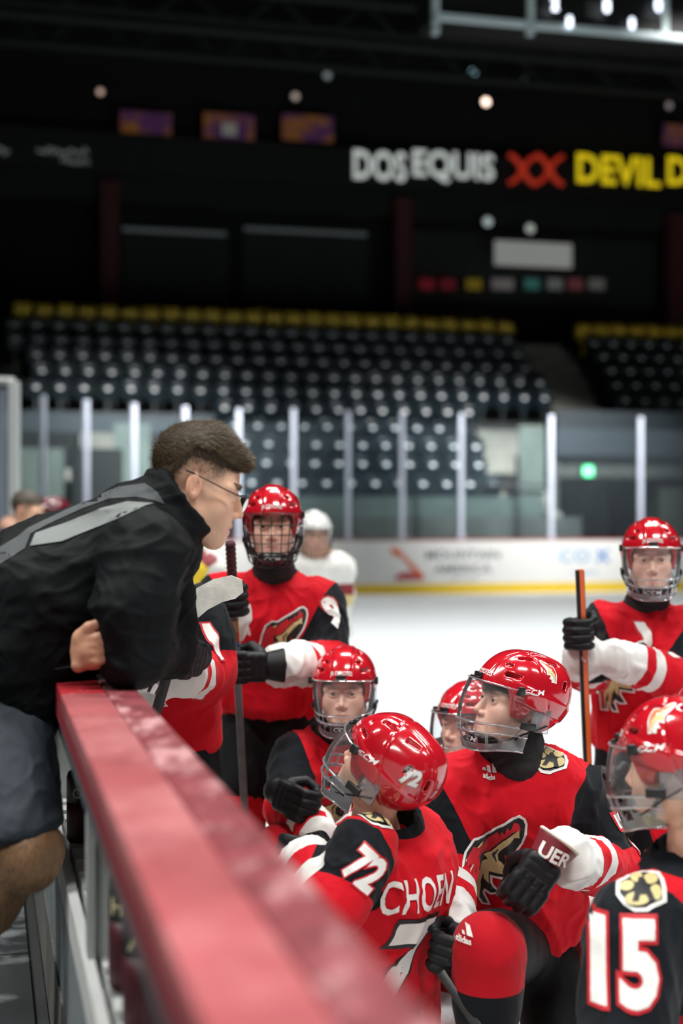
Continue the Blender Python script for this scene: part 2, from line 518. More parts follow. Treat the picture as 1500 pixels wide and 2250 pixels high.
def extrude_path(prof, name, m, parent, P=None):
    """prof = closed loop of (offset away from the ice, z)"""
    P = P or PATH; mb = MB(); V = []; n = len(prof)
    for i, p in enumerate(P):
        a = P[max(i - 1, 0)]; b = P[min(i + 1, len(P) - 1)]
        d = np.array([b[0] - a[0], b[1] - a[1]]); d /= np.linalg.norm(d); nn = np.array([-d[1], d[0]]) * -1
        # away from ice: at the end boards (+u)
        if nn[0] < -1e-6 or (abs(nn[0]) < 1e-6 and nn[1] > 0): nn = -nn
        for o, z in prof: V.append(uv(p[0] + nn[0] * o, p[1] + nn[1] * o, z))
    Fc = []
    for i in range(len(P) - 1):
        for k in range(n): Fc.append((i * n + k, i * n + (k + 1) % n, (i + 1) * n + (k + 1) % n, (i + 1) * n + k))
    Fc += [tuple(range(n)), tuple((len(P) - 1) * n + k for k in range(n - 1, -1, -1))]
    mb.add(V, Fc); return mb.build(name, m, parent)
def plate(c, h, name, m, parent=None, **k): return MB().box(c, h, AUV, **k).build(name, m, parent)

# ice sheet
mb = MB(); mb.add([uv(-4, .275, 0), uv(U0 + .02, .275, 0), uv(U0 + .02, 28, 0), uv(-4, 28, 0), uv(13, -1.2, 0), uv(U0 + .02, -1.2, 0), uv(13, .275, 0)],
                  [(0, 3, 2, 1), (4, 6, 1, 5)])
tag(mb.build('ice_sheet', M_ICE), 'smooth white ice sheet of the rink', kind='structure')
# concourse slab under the stands and the bench side ground
o = plate(uv(32, 12, -.06), (16, 30, .05), 'floor', M_CONC); tag(o, kind='structure')
o = plate(uv(4.5, -3.0, -.05), (9, 3.20, .04), 'floor', M_CONC); tag(o, kind='structure')

# end boards
db = empty('rink_boards', uv(U0, 8, 0), 'white dasher boards with yellow kick strip running across the far end of the ice', 'rink boards')
extrude_path([(0, .0), (.03, 0), (.03, .20), (-.004, .20), (-.004, .0)], 'kick_plate', M_KICK, db)
brd = extrude_path([(0, .20), (.14, .20), (.14, 1.05), (0, 1.05)], 'board_face', M_BRD, db)
extrude_path([(-.01, 1.05), (.16, 1.05), (.16, 1.08), (-.01, 1.08)], 'cap_rail', M_CAPR, db)
# advertising artwork printed on the boards (facing -U)
def board_art(layers, px, py, name, u=U0 - .006):
    t = (px - 750) / FPX; Y = u / (.9702 - .2422 * t); v = Y * (.9702 * t + .2422); z = CAMZ - (py - HOR) / FPX * Y
    mats = []; mb = MB()
    for li, (V2, Fc, m) in enumerate(layers):
        if m not in mats: mats.append(m)
        mb.add([uv(u - .003 * li, v + p[0], z + p[1]) for p in V2], Fc, mats.index(m))
    return link(name, mb.mesh('art', mats), brd if name != 'x' else None)
M_LGREY = mat('ad_grey', (.20, .23, .25), .5); M_LBLUE = mat('ad_light_blue', (.20, .42, .66), .5); M_BLUE = mat('ad_blue', (.06, .25, .62), .5)
M_ORNG = mat('ad_orange', (.75, .13, .04), .5); M_DRED = mat('ad_dark_red', (.48, .03, .04), .5)
s_ = .0089
def pxp(pts, cx, cy, s=s_): return [((x - cx) * s, -(y - cy) * s) for x, y in pts]
a1 = poly2d(pxp([(853, 1206), (872, 1204), (900, 1232), (932, 1264), (934, 1274), (912, 1262), (884, 1226), (862, 1218)], 895, 1240))
a2 = poly2d(pxp([(864, 1274), (872, 1262), (896, 1256), (914, 1263), (934, 1274)], 895, 1240))
board_art([(*a1, M_ORNG), (*a2, M_DRED)], 895, 1240, 'mountain_logo')
t1 = text2d('MOUNTAIN', .17, 1.25, .02); t2 = text2d('AMERICA', .17, 1.2, .02); t3 = text2d('CREDIT UNION', .06, 1.1, 0)
board_art([(*t1, M_LGREY)], 1017, 1218, 'lettering'); board_art([(*t2, M_LGREY)], 1017, 1249, 'lettering'); board_art([(*t3, M_LGREY)], 1017, 1272, 'lettering')
c1 = text2d('CO', .27, 1.15, .02, space=1.15); c2 = text2d('X', .27, 1.15, .03)
board_art([(*c1, M_LBLUE)], 1262, 1220, 'lettering'); board_art([(*c2, M_BLUE)], 1323, 1220, 'lettering')
t4 = text2d('BUSINESS', .07, 1.4, 0); board_art([(*t4, M_LBLUE)], 1284, 1257, 'lettering')

# stanchions and glass
def px_to_v(px, u):
    t = (px - 750) / FPX; Y = u / (.9702 - .2422 * t); return Y * (.9702 * t + .2422)
def px_to_z(px, py, u):
    t = (px - 750) / FPX; Y = u / (.9702 - .2422 * t); return CAMZ - (py - HOR) / FPX * Y
M_ALU = mat('aluminium', (.60, .65, .78), .4)
ss = []
for px in (1610, 1410, 1213, 1015, 885):
    v = px_to_v(px, U0); ss.append(PATH[0][1] - v)
while ss[-1] < PL[-1] - 1.4: ss.append(ss[-1] + (1.08 if ss[-1] < 33 else 1.5))
sp = MB(); sp.box((0, 0, 1.235), (.045, .04, 1.235), bev=.012); sp.box((0, 0, .03), (.06, .055, .03)); sme = sp.mesh('stanchion', M_ALU)
prevp = None; first_post = None
def ordn(n): return str(n) + ('th' if 10 <= n % 100 <= 20 else {1: 'st', 2: 'nd', 3: 'rd'}.get(n % 10, 'th'))
for i, s in enumerate(ss):
    (u, v), d = path_at(s)
    o = bpy.data.objects.new('glass_post', sme); COL.objects.link(o)
    P = uv(u + (.075 if abs(d[1]) > .5 else 0), v - (.07 if abs(d[1]) <= .5 else 0), 1.08); o.location = P
    dv = UD * d[0] + VD * d[1]; ang = math.atan2(dv[1], dv[0]); o.rotation_euler = (0, 0, ang)
    tag(o, 'slim pale metal glass post on the far boards, %s from the right' % ordn(i + 1), 'post', 'safety glass posts')
    if prevp is not None:
        a, b = prevp, P; dd = b - a; L = np.linalg.norm(dd[:2]); t = dd / L; nn = np.array([-t[1], t[0], 0])
        g = MB(); g.box((a + b) / 2 + np.array([0, 0, 1.13]), (L / 2 - .065, .006, 1.08), [t, nn, np.array([0, 0, 1.])])
        tag(g.build('safety_screen', M_GLASS), 'clear safety glass pane on the far boards, %s from the right' % ordn(i), 'glass pane', 'safety glass panes')
    prevp = P

# ---------------------------------------------------------------- stands
UR0 = 28.6; DU = .70; ZR0 = 2.19; DZ = .435
Alim = [1098, 1078, 1060, 1040, 1045, 1222, 1200, 1180, 1152, 1140, 1126]
Blim = [None, None, None, None, None, 1352, 1334, 1322, 1306, 1285, 1262]
Aleft = [470, 468, 466, 464, 462, 60, 50, 40, 30, 20, 12]
tb = MB(); st = MB()
for k in range(11):
    u = UR0 + DU * k; zf = ZR0 + DZ * k - .55
    va = px_to_v(Aleft[k] - 30, u); vb = px_to_v(Alim[k] + 14, u)
    tb.box(uv(u + .35, (va + vb) / 2, zf / 2), (DU / 2, (vb - va) / 2, zf / 2), AUV)
    if Blim[k]:
        vc = px_to_v(Blim[k] - 16, u); ve = 24
        tb.box(uv(u + .35, (vc + ve) / 2, zf / 2), (DU / 2, (ve - vc) / 2, zf / 2), AUV)
        v0, v1 = vb, vc
    else:
        v0, v1 = vb, vb + 1.25
    for j in (0, 1):
        st.box(uv(u + .175 + .35 * j, (v0 + v1) / 2, (zf + .2 * j) / 2), (.175, (v1 - v0) / 2, (zf + .2 * j) / 2), AUV)
    if k < 5:
        v2 = px_to_v(Aleft[k] - 360 + k * 18, u)
        st.box(uv(u + .35, (v2 + va) / 2 - .7, zf / 2), (.35, (va - v2) / 2 - .72, zf / 2), AUV)
tag(tb.build('seating_tiers', M_CONC), 'dark stepped tiers carrying the arena seats', kind='structure')
tag(st.build('aisle_steps', M_STEP), 'pale concrete aisle steps climbing between the seat blocks', kind='structure')
# front walls of the stands
va = px_to_v(330, 28.2); vb = px_to_v(1185, 28.2)
tag(plate(uv(28.15, (va + vb) / 2, 1.72), (.05, (vb - va) / 2, .21), 'stand_parapet', M_GRNW), kind='structure')
tag(plate(uv(28.15, (va + vb) / 2 + .4, .76), (.07, (vb - va) / 2 + .5, .76), 'stand_base_wall', M_CWALL), kind='structure')
for (px, y0) in ((1136, 935), (1262, 905)):
    pass
def vpanel(px0, px1, py0, py1, u, name, m, th=.05, parent=None):
    v0, v1 = px_to_v(px0, u), px_to_v(px1, u); pc = (px0 + px1) / 2; z0, z1 = px_to_z(pc, py1, u), px_to_z(pc, py0, u)
    return plate(uv(u + th, (v0 + v1) / 2, (z0 + z1) / 2), (th, (v1 - v0) / 2, (z1 - z0) / 2), name, m, parent)
# vomitory on the right
tag(vpanel(1222, 1640, 905, 1002, 29.4, 'entry_fascia', M_DKBL), kind='structure')
tag(vpanel(1222, 1640, 1000, 1050, 29.7, 'entry_lintel', M_CWALL), kind='structure')
tag(vpanel(1205, 1640, 1040, 1290, 33.5, 'entry_back_wall', M_CWALL), kind='structure')
tag(vpanel(1205, 1226, 1000, 1290, 29.6, 'entry_side_wall', M_CWALL, th=1.5), kind='structure')
tag(vpanel(1448, 1640, 1000, 1290, 30.0, 'entry_side_wall', M_CWALL, th=1.0), kind='structure')
tag(vpanel(1222, 1640, 1046, 1052, 29.8, 'entry_ceiling', M_CONC, th=1.9), kind='structure')
for i, (a, b) in enumerate(((1232, 1276), (1292, 1378))):
    dr = vpanel(a, b, 1070, 1262, 33.0, 'door_%d' % (i + 1), M_DKBL, th=.04); tag(dr, kind='structure')
ex = vpanel(1279, 1307, 1022, 1048, 29.55, 'exit_sign', mat('exit_sign_housing', (.02, .12, .05), .4), th=.04)
tag(ex, 'small glowing green exit sign above the stand entrance', 'exit sign')
M_EXG = mat('exit_green', (.1, .8, .35), .5, emit=((.06, .9, .30), 1.6))
t = text2d('EXIT', .11, .62, .05); v = px_to_v(1293, 29.5); z = px_to_z(1293, 1035, 29.5)
mb = MB(); mb.box(uv(29.53, v, z), (.015, .115, .115), AUV, 0); link('lit_face', mb.mesh('lit', M_EXG), ex)
mb = MB(); mb.add([uv(29.505, v + p[0], z + p[1]) for p in t[0]], t[1]); link('lettering', mb.mesh('t', mat('exit_letters', (.8, 1, .9), .5, emit=((.6, 1, .75), 1.2))), ex)
# green-tinted side panels and rails by the aisle
tag(vpanel(1140, 1196, 935, 1290, 28.6, 'aisle_screen', M_GRNW, th=.02), 'green tinted screen beside the lower aisle steps', 'screen')
hr = MB(); 
for px in (1136,):
    v = px_to_v(px, 28.4); hr.tube([uv(28.4, v, .05), uv(28.4, v, px_to_z(px, 1000, 28.4))], .045)
v = px_to_v(1136, 28.4); hr.tube([uv(28.4, v - .7, 2.2), uv(28.4, v + .9, 2.2)], .03); hr.tube([uv(28.4, v - .7, 1.75), uv(28.4, v + .9, 1.75)], .03)
tag(hr.build('handrail', M_BLKP), 'black metal handrail at the foot of the aisle steps', 'handrail')
# far-left lower stand opening
tag(vpanel(160, 270, 985, 1125, 28.4, 'entry_fascia', M_VOID, th=.4), kind='structure')
tag(vpanel(-60, 470, 905, 950, 29.6, 'entry_fascia', M_DKBL), kind='structure')
tag(vpanel(250, 330, 930, 1290, 28.9, 'aisle_screen', M_GRNW, th=.02), 'green tinted screen left of the coach beside the far aisle', 'screen')
tag(vpanel(40, 140, 985, 1290, 28.5, 'aisle_screen', M_GRNW, th=.02), 'green tinted screen at the left end of the far stand', 'screen')
tag(vpanel(-120, 560, 1135, 1187, 27.6, 'stand_base_wall', mat('maroon_wall', (.10, .03, .035), .7)), kind='structure')

# seats
M_SEAT = mat('seat_plastic', (.010, .022, .030), .35, spec=.6)
M_SEATY = mat('seat_plastic_yellow', (.92, .62, .03), .45)
M_GLINT = mat('seat_glint_white', (.85, .87, .9), .3)  # pale disc paints the blurred lamp glint on each seat
def seat_meshes(m):
    V = []; n = 10
    for i in range(n + 1):
        a = (i / n - .5) * 2; x = a * .225; y = .05 * (1 - a * a)
        for z, dy in ((-.05, -.04), (.14, .0), (.30, .03), (.36, .035)):
            V.append((x * (1 if z < .3 else .93), y + dy + .07, z))
    F = [(i * 4 + k, (i + 1) * 4 + k, (i + 1) * 4 + k + 1, i * 4 + k + 1) for i in range(n) for k in range(3)]
    bm = bmesh.new(); vs = [bm.verts.new(p) for p in V]; [bm.faces.new([vs[i] for i in f]) for f in F]
    bmesh.ops.solidify(bm, geom=bm.faces[:], thickness=.03)
    me = bpy.data.meshes.new('backrest'); bm.to_mesh(me); bm.free(); me.polygons.foreach_set('use_smooth', [True] * len(me.polygons)); me.materials.append(m)
    pan = MB(); pan.box((0, -.05, .05), (.20, .035, .19), [np.array([1, 0, 0]), np.array([0, .96, .28]), np.array([0, -.28, .96])], bev=.025)
    pan.box((-.235, 0, .05), (.012, .16, .02)); pan.box((.235, 0, .05), (.012, .16, .02)); pan.box((0, .02, -.35), (.03, .04, .22))
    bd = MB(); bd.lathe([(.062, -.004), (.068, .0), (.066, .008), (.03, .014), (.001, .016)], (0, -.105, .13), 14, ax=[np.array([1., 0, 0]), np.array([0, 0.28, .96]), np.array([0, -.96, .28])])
    return me, pan.mesh('seat_pan', m, False), bd.mesh('glint_disc', M_GLINT, True)
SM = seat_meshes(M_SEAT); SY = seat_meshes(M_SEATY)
rz = math.atan2(VD[1], VD[0])
def put_seat(u, v, z, k, lab, grp):
    ms = SY if k == 10 else SM
    r = bpy.data.objects.new('arena_seat', ms[0]); COL.objects.link(r); r.location = uv(u, v, z); r.rotation_euler = (0, 0, rz)
    tag(r, lab, 'seat', grp)
    c = bpy.data.objects.new('seat_pan', ms[1]); COL.objects.link(c); c.parent = r
    if k < 10:
        b = bpy.data.objects.new('painted_glint', ms[2]); COL.objects.link(b); b.parent = c
names = ['lowest', 'second', 'third', 'fourth', 'fifth', 'sixth', 'seventh', 'eighth', 'ninth', 'tenth']
nseat = 0
def ordn(n): return str(n) + ('th' if 10 <= n % 100 <= 20 else {1: 'st', 2: 'nd', 3: 'rd'}.get(n % 10, 'th'))
for k in range(11):
    u = UR0 + DU * k; z = ZR0 + DZ * k - .10
    va = px_to_v(Aleft[k], u); vb = px_to_v(Alim[k] - 18, u); off = .26 * (k % 2)
    v = vb - off * .5; j = 0
    while v > va:
        j += 1; put_seat(u, v, z, k, ('yellow seat, %s from the right aisle in the top row of the centre stand' % ordn(j) if k == 10 else 'dark seat with painted glint, %s from the right aisle, %s row of centre stand' % (ordn(j), names[k])), 'centre stand row seats %d' % (k + 1)); v -= .52; nseat += 1
    if Blim[k]:
        v = px_to_v(Blim[k] + 18, u); j = 0
        while v < px_to_v(1540, u):
            j += 1; put_seat(u, v, z, k, ('yellow seat, %s from the aisle in the top row of the right stand' % ordn(j) if k == 10 else 'dark seat with painted glint, %s from the aisle, %s row of right stand' % (ordn(j), names[k])), 'right stand row seats %d' % (k + 1)); v += .52; nseat += 1
print('seats', nseat)

# ---------------------------------------------------------------- upper level
tag(plate(uv(40.5, 8, 12), (.15, 30, 12), 'wall_back', M_VOID), kind='structure')
tag(plate(uv(38.2, 8, 2.85), (2.4, 30, 2.85), 'concourse_floor', M_CONC), kind='structure')
tag(plate(uv(20, 8, 24.2), (24, 30, .2), 'ceiling', M_VOID), kind='structure')
tag(plate(uv(20, -20, 12), (24, .2, 12), 'wall_left', M_VOID), kind='structure')
tag(plate(uv(20, 29.5, 12), (24, .2, 12), 'wall_right', M_VOID), kind='structure')
M_PIL = mat('pillar_maroon', (.10, .020, .024), .7)
for px in (240, 882, 1478):
    v = px_to_v(px, 39.5); tag(plate(uv(39.5, v, 8.2), (.25, .25, 2.55), 'pillar', M_PIL), 'dark maroon concourse pillar behind the top row of seats', 'pillar', 'maroon concourse pillars')
M_GALL = mat('gallery_wall', (.030, .036, .034), .8, var=(.6, .4))
for a, b in ((268, 500), (535, 810), (905, 1440)):
    g = vpanel(a, b, 520, 668, 40.2, 'gallery_window', M_GALL); tag(g, kind='structure')
tag(vpanel(-200, 1700, 415, 470, 39.6, 'balcony_front', mat('balcony_paint', (.012, .016, .014), .8)), kind='structure')
M_STRIP = mat('strip_light', (.1, .12, .12), .5, emit=((.5, .6, .6), .045))
for a, b in ((270, 497), (537, 806)):
    tag(vpanel(a, b, 504, 513, 39.9, 'strip_light', M_STRIP, th=.03), 'dim strip light along the gallery %s' % ('right of the first pillar' if a < 300 else 'left of the middle pillar'), 'light')
# ribbon display
rb = empty('ribbon_display', uv(39.2, 8, 11.5), 'long dark LED ribbon with white red and yellow glowing words across the balcony', 'display')
vpanel(-200, 1700, 322, 412, 39.3, 'panel', mat('led_panel', (.006, .007, .007), .6), parent=rb)
def led(txt, px0, px1, py0, py1, m, name, squeeze=.6, bold=.025, u=39.25):
    v0, v1 = px_to_v(px0, u), px_to_v(px1, u); z0, z1 = px_to_z((px0 + px1) / 2, py1, u), px_to_z((px0 + px1) / 2, py0, u)
    V, Fc = text2d(txt, z1 - z0, squeeze, bold); V = V - (V.max(0) + V.min(0)) / 2
    V = V * np.array([(v1 - v0) / (V[:, 0].max() - V[:, 0].min()), (z1 - z0) / (V[:, 1].max() - V[:, 1].min())])
    mb = MB(); mb.add([uv(u, (v0 + v1) / 2 + p[0], (z0 + z1) / 2 + p[1]) for p in V], Fc); mb.build(name, m, rb)
M_LW = mat('led_white', (.5, .5, .5), .5, emit=((.62, .67, .64), .55)); M_LR = mat('led_red', (.4, .02, .01), .5, emit=((.75, .05, .02), .30)); M_LY = mat('led_yellow', (.5, .4, .01), .5, emit=((.80, .60, .01), .60))
led('DOS', 776, 893, 331, 397, M_LW, 'lettering'); led('EQUIS', 907, 1086, 333, 403, M_LW, 'lettering')
led('DEVIL', 1267, 1450, 342, 407, M_LY, 'lettering'); led('D', 1466, 1512, 344, 407, M_LY, 'lettering')
u = 39.25; mb = MB()
for c in (1148, 1207):
    v = px_to_v(c, u); zc = px_to_z(c, 373, u); s = .38
    for sx in (-1, 1):
        mb.tube([uv(u, v - sx * .42, zc + .42), uv(u, v - sx * .2, zc + .3), uv(u, v + sx * .2, zc - .3), uv(u, v + sx * .42, zc - .42)], .075, 6)
mb.build('double_cross', M_LR, rb)
M_LF = mat('led_faint', (.2, .2, .2), .5, emit=((.4, .45, .43), .16)); mb = MB(); rnd = random.Random(3)
for (a, b, y) in ((82, 200, 333), (135, 200, 352), (-10, 28, 332)):
    pts = []
    for i in range(int((b - a) / 5)):
        px = a + i * 5; pts.append(uv(u, px_to_v(px, u), px_to_z(px, y + rnd.uniform(-9, 9), u)))
    mb.tube(pts, .035, 5)
mb.build('script_lettering', M_LF, rb)
# television screens in the suites
for i, (a, b, c, d) in enumerate(((262, 380, 243, 305), (445, 562, 247, 310), (617, 735, 250, 312), (1455, 1545, 272, 325))):
    tv = empty('suite_screen', uv(39.8, px_to_v((a + b) / 2, 39.8), px_to_z((a + b) / 2, d, 39.8)), 'dim orange television screen above the ribbon, %s' % (['leftmost of the three together', 'middle of the three together, with a pale centre', 'rightmost of the three together', 'cut off by the right edge'][i]), 'screen', None)
    vpanel(a, b, c, d, 39.8, 'bezel', M_BLKP, parent=tv, th=.05)
    m = bpy.data.materials.new('screen_glow'); m.use_nodes = True; n2 = m.node_tree; bb = n2.nodes['Principled BSDF']
    bb.inputs['Base Color'].default_value = (.01, .01, .01, 1)
    tc = n2.nodes.new('ShaderNodeTexCoord'); nn = n2.nodes.new('ShaderNodeTexNoise'); nn.inputs['Scale'].default_value = 1.3 + i * .2
    cr = n2.nodes.new('ShaderNodeValToRGB'); cr.color_ramp.elements[0].color = (.10, .03, .12, 1); cr.color_ramp.elements[1].color = (.32, .12, .02, 1)
    cr.color_ramp.elements[0].position = .4; cr.color_ramp.elements[1].position = .6
    n2.links.new(tc.outputs['Object'], nn.inputs['Vector']); n2.links.new(nn.outputs['Fac'], cr.inputs[0]); n2.links.new(cr.outputs[0], bb.inputs['Emission Color'])
    bb.inputs['Emission Strength'].default_value = .2
    vpanel(a + 3, b - 3, c + 3, d - 3, 39.72, 'picture', m, parent=tv, th=.03)
    if i == 1: vpanel(488, 520, 270, 298, 39.68, 'pale_centre', mat('pale_glow', (.1, .1, .1), .5, emit=((.4, .4, .35), .18)), parent=tv, th=.01)
sg = vpanel(1088, 1256, 532, 585, 39.0, 'blank_sign', mat('sign_panel', (.3, .3, .29), .5, emit=((.62, .64, .60), .22)), th=.04)  # unlit panel, glow added so it shows pale in the dark
tag(sg, 'plain pale rectangular sign with added glow hanging in the dark concourse', 'sign')
cols = [(.5, .03, .06), (.4, .03, .05), (.6, .42, .03), (.5, .45, .45), (.12, .42, .38), (.4, .4, .4), (.45, .12, .15), (.4, .4, .38)]
desc = ['red', 'dark red, second from the left', 'yellow', 'pale grey, left of the teal one', 'teal', 'grey, right of the teal one', 'pinkish red', 'grey, last on the right']
for i, px in enumerate((938, 985, 1042, 1104, 1170, 1220, 1265, 1312)):
    f = vpanel(px - (18 if i != 3 else 24), px + (16 if i != 3 else 24), 612, 637, 39.6, 'glow_pennant', mat('glow_pennant_%d' % i, cols[i], .8, emit=(cols[i], .05)), th=.01)  # small pennants, faint glow added so they show in the dark
    tag(f, 'small pennant, glow added, under the large pale sign, ' + desc[i], 'sign')
tag(vpanel(563, 592, 677, 692, 37.0, 'gold_placard', mat('gold_placard', (.55, .32, .02), .5), th=.02), 'small gold placard standing above the yellow seats', 'placard')
for i, (px, py, r, e, c, l) in enumerate(((220, 203, .10, 1.2, (.9, .6, .5), 'faint warm ceiling spot above the first screen'), (648, 213, .12, .9, (.7, .6, .5), 'faint warm ceiling spot above the third screen'), (1066, 225, .13, 7, (1, .7, .55), 'bright peach coloured ceiling spot above the white words'),
        (718, 167, .13, .5, (.5, .6, .6), 'dim bluish spot high up near the middle'), (1038, 160, .12, 1.6, (.4, .7, .8), 'blue tinted spot below the scoreboard corner'), (1070, 488, .16, 1.2, (.5, .6, .6), 'dim spot below the red crosses'), (1163, 503, .16, 1.0, (.6, .65, .6), 'dim spot just above the pale sign'), (1468, 233, .12, .6, (.6, .5, .5), 'faint spot near the right edge'), (1150, 182, .15, .9, (.5, .65, .62), 'greenish spot between the scoreboard and the ribbon'))):
    mb = MB(); p = uv(39, px_to_v(px, 39), px_to_z(px, py, 39))
    mb.lathe([(.01, -r * 2), (r * .9, -r * 1.6), (r, 0), (r * .9, .05)], p, 12, ax=[VD, np.array([0, 0, 1.]), -UD]); o = mb.build('spot_lamp', M_BLKP); tag(o, l, 'lamp')
    mb = MB(); mb.lathe([(r * .85, 0), (r * .6, .03), (.01, .04)], p - UD * .05, 12, ax=[VD, np.array([0, 0, 1.]), -UD]); link('lens', mb.mesh('lens', mat('spot_%d' % i, (.2, .2, .2), .5, emit=(c, e * .45)), True), o)
# truss beams
M_BEAM = mat('beam_dark', (.014, .018, .017), .7)
for i, (py, d) in enumerate(((120, 36), (60, 34))):
    z = CAMZ + (HOR - py) / FPX * d
    mb = MB(); mb.tube([uv(d, -14, z), uv(d, 26, z)], .12, 6); mb.tube([uv(d, -14, z + 1.0), uv(d, 26, z + 1.0)], .12, 6)
    for j in range(36): mb.tube([uv(d, -14 + j * 1.1, z + (j % 2)), uv(d, -12.9 + j * 1.1, z + ((j + 1) % 2))], .05, 5)
    tag(mb.build('roof_truss', M_BEAM), kind='structure')
# scoreboard
def sb(px0, px1, py0, py1, name, m, dd=22., th=.06, parent=None):
    # faces back along the view axis of the rink
    v0, v1 = px_to_v(px0, dd), px_to_v(px1, dd); pc = (px0 + px1) / 2; z0, z1 = px_to_z(pc, py1, dd), px_to_z(pc, py0, dd)
    return plate(uv(dd + th, (v0 + v1) / 2, (z0 + z1) / 2), (th, (v1 - v0) / 2, (z1 - z0) / 2), name, m, parent)
sc_ = empty('scoreboard', uv(23, px_to_v(1260, 22), px_to_z(1260, 75, 22)), 'black centre scoreboard with grey frame and white glowing digits hanging at top right', 'scoreboard')
M_SBF = mat('scoreboard_frame', (.55, .66, .68), .5)
sb(955, 1720, -260, 66, 'panel', mat('scoreboard_black', (.004, .004, .004), .5), parent=sc_, th=.5)
for a, b, c, d in ((952, 965, -260, 72), (1160, 1174, -260, 74), (1456, 1469, -260, 80), (952, 1720, 62, 73)): sb(a, b, c, d, 'frame_bar', M_SBF, dd=21.9, parent=sc_)
M_DIG = mat('digit_white', (.8, .8, .9), .5, emit=((.80, .88, 1.0), 3.2)); M_CAP = mat('caption_dim', (.2, .2, .2), .5, emit=((.5, .6, .6), .10))
def digit(ch, px, py, h):
    v, z = px_to_v(px, 21.85), px_to_z(px, py, 21.85); V, Fc = text2d(ch, h, .7, .05)
    mb = MB(); mb.add([uv(21.85, v + p[0], z + p[1]) for p in V], Fc); mb.build('digit', M_DIG, sc_)
digit('2', 1219, 8, .2); digit('8', 1333, 12, .2); digit('0', 1446, 10, .2); digit('8', 1251, 47, .17); digit('8', 1388, 51, .17)
for px, py, tx in ((1196, 28, 'PLAYER'), (1305, 30, 'PERIOD'), (1435, 34, 'PLAYER'), (1305, 12, 'BONUS')):
    V, Fc = text2d(tx, .045, 1.2, 0); v, z = px_to_v(px, 21.85), px_to_z(px, py, 21.85)
    mb = MB(); mb.add([uv(21.85, v + p[0], z + p[1]) for p in V], Fc); mb.build('caption', M_CAP, sc_)

# ---------------------------------------------------------------- bench-end glass frame on the left
gf = empty('bench_end_glass', uv(10.6, .15, 0), 'pale metal framed glass screen at the end of the bench behind the coach', 'glass screen')
Y = 10.6; xz = lambda px, py: W(px, py, Y)
p0 = xz(31, 1300); p1 = xz(31, 838); q0 = xz(-260, 1300); q1 = xz(-260, 826)
M_FRM = mat('frame_silver', (.62, .66, .66), .35, metal=.2)
mb = MB(); mb.box((p0 + p1) / 2, (.036, .05, (p1[2] - p0[2]) / 2), bev=.008); mb.build('frame_post', M_FRM, gf)
mb = MB(); mb.tube([p1, q1], .035, 6); mb.build('frame_top', M_FRM, gf)
mb = MB(); mb.add([p0, p1, q1, q0], [(0, 1, 2, 3)]); mb.build('pane', M_GLASS, gf)
mb = MB(); mb.box((p0 + q0) / 2 + np.array([0, 0, -.3]), (abs(p0[0] - q0[0]) / 2, .06, .5)); mb.build('lower_panel', M_BRD, gf)

# ================================================================ NEAR BOARDS (players' bench front)
M_CAP1 = mat('cap_dusty_red', (.40, .095, .105), .34, bump=(60, .15, .002), var=(7, .28), spec=.6)
M_CAP2 = mat('cap_worn_maroon', (.24, .045, .055), .4, bump=(60, .3, .003), var=(14, .5), spec=.6)
M_CAP3 = mat('cap_bright_red', (.36, .022, .030), .3, var=(9, .3), spec=.6)
def scuff(m, col, scale, lo, hi, stretch):
    nt = m.node_tree; b = nt.nodes['Principled BSDF']; src = b.inputs['Base Color'].links[0].from_socket
    tc = nt.nodes.new('ShaderNodeTexCoord'); mp = nt.nodes.new('ShaderNodeMapping'); mp.inputs['Rotation'].default_value[2] = -rz
    mp.inputs['Scale'].default_value = stretch
    n = nt.nodes.new('ShaderNodeTexNoise'); n.inputs['Scale'].default_value = scale; n.inputs['Detail'].default_value = 6; n.inputs['Roughness'].default_value = .65
    cr = nt.nodes.new('ShaderNodeValToRGB'); cr.color_ramp.elements[0].position = lo; cr.color_ramp.elements[1].position = hi
    mx = nt.nodes.new('ShaderNodeMixRGB'); mx.inputs[2].default_value = (*col, 1)
    nt.links.new(tc.outputs['Object'], mp.inputs[0]); nt.links.new(mp.outputs[0], n.inputs['Vector']); nt.links.new(n.outputs['Fac'], cr.inputs[0])
    nt.links.new(cr.outputs[0], mx.inputs[0]); nt.links.new(src, mx.inputs[1]); nt.links.new(mx.outputs[0], b.inputs['Base Color'])
scuff(M_CAP2, (.50, .26, .27), 5, .50, .64, (3, 1, 1)); scuff(M_CAP1, (.56, .22, .23), 3, .45, .75, (1.5, 1, 1)); scuff(M_CAP3, (.45, .15, .15), 9, .6, .7, (3, 1, 1))
M_STEEL = mat('steel_painted', (.13, .17, .19), .35, metal=.4, var=(9, .5), bump=(40, .3, .004))
M_KPL = mat('kick_plank_scuffed', (.16, .16, .15), .5, var=(6, .4), bump=(60, .4, .004)); scuff(M_KPL, (.45, .46, .45), 22, .62, .68, (1, 4, 1))
M_KPB = mat('kick_plank_grey', (.22, .26, .28), .4, var=(8, .3)); scuff(M_KPB, (.6, .62, .62), 26, .62, .66, (1, 6, 1))
M_HDPE = mat('hdpe_white', (.66, .68, .67), .4, var=(6, .12))
nb = empty('bench_boards', uv(3, .21, 0), 'long dusty red topped bench board running from the lower right corner to the coach', 'rink boards')
T = 1.08; hx = lambda a, b: ((a + b) / 2, (b - a) / 2)
def seg(u0, u1, v0, v1, z0, z1, name, m, bev=0, parent=nb):
    mb = MB(); mb.box(uv((u0 + u1) / 2, (v0 + v1) / 2, (z0 + z1) / 2), ((u1 - u0) / 2, (v1 - v0) / 2, (z1 - z0) / 2), AUV, bev=bev)
    o = mb.build(name, m, parent, smooth=bev > 0)
    if bev: auto_smooth(o.data, 50)
    return o
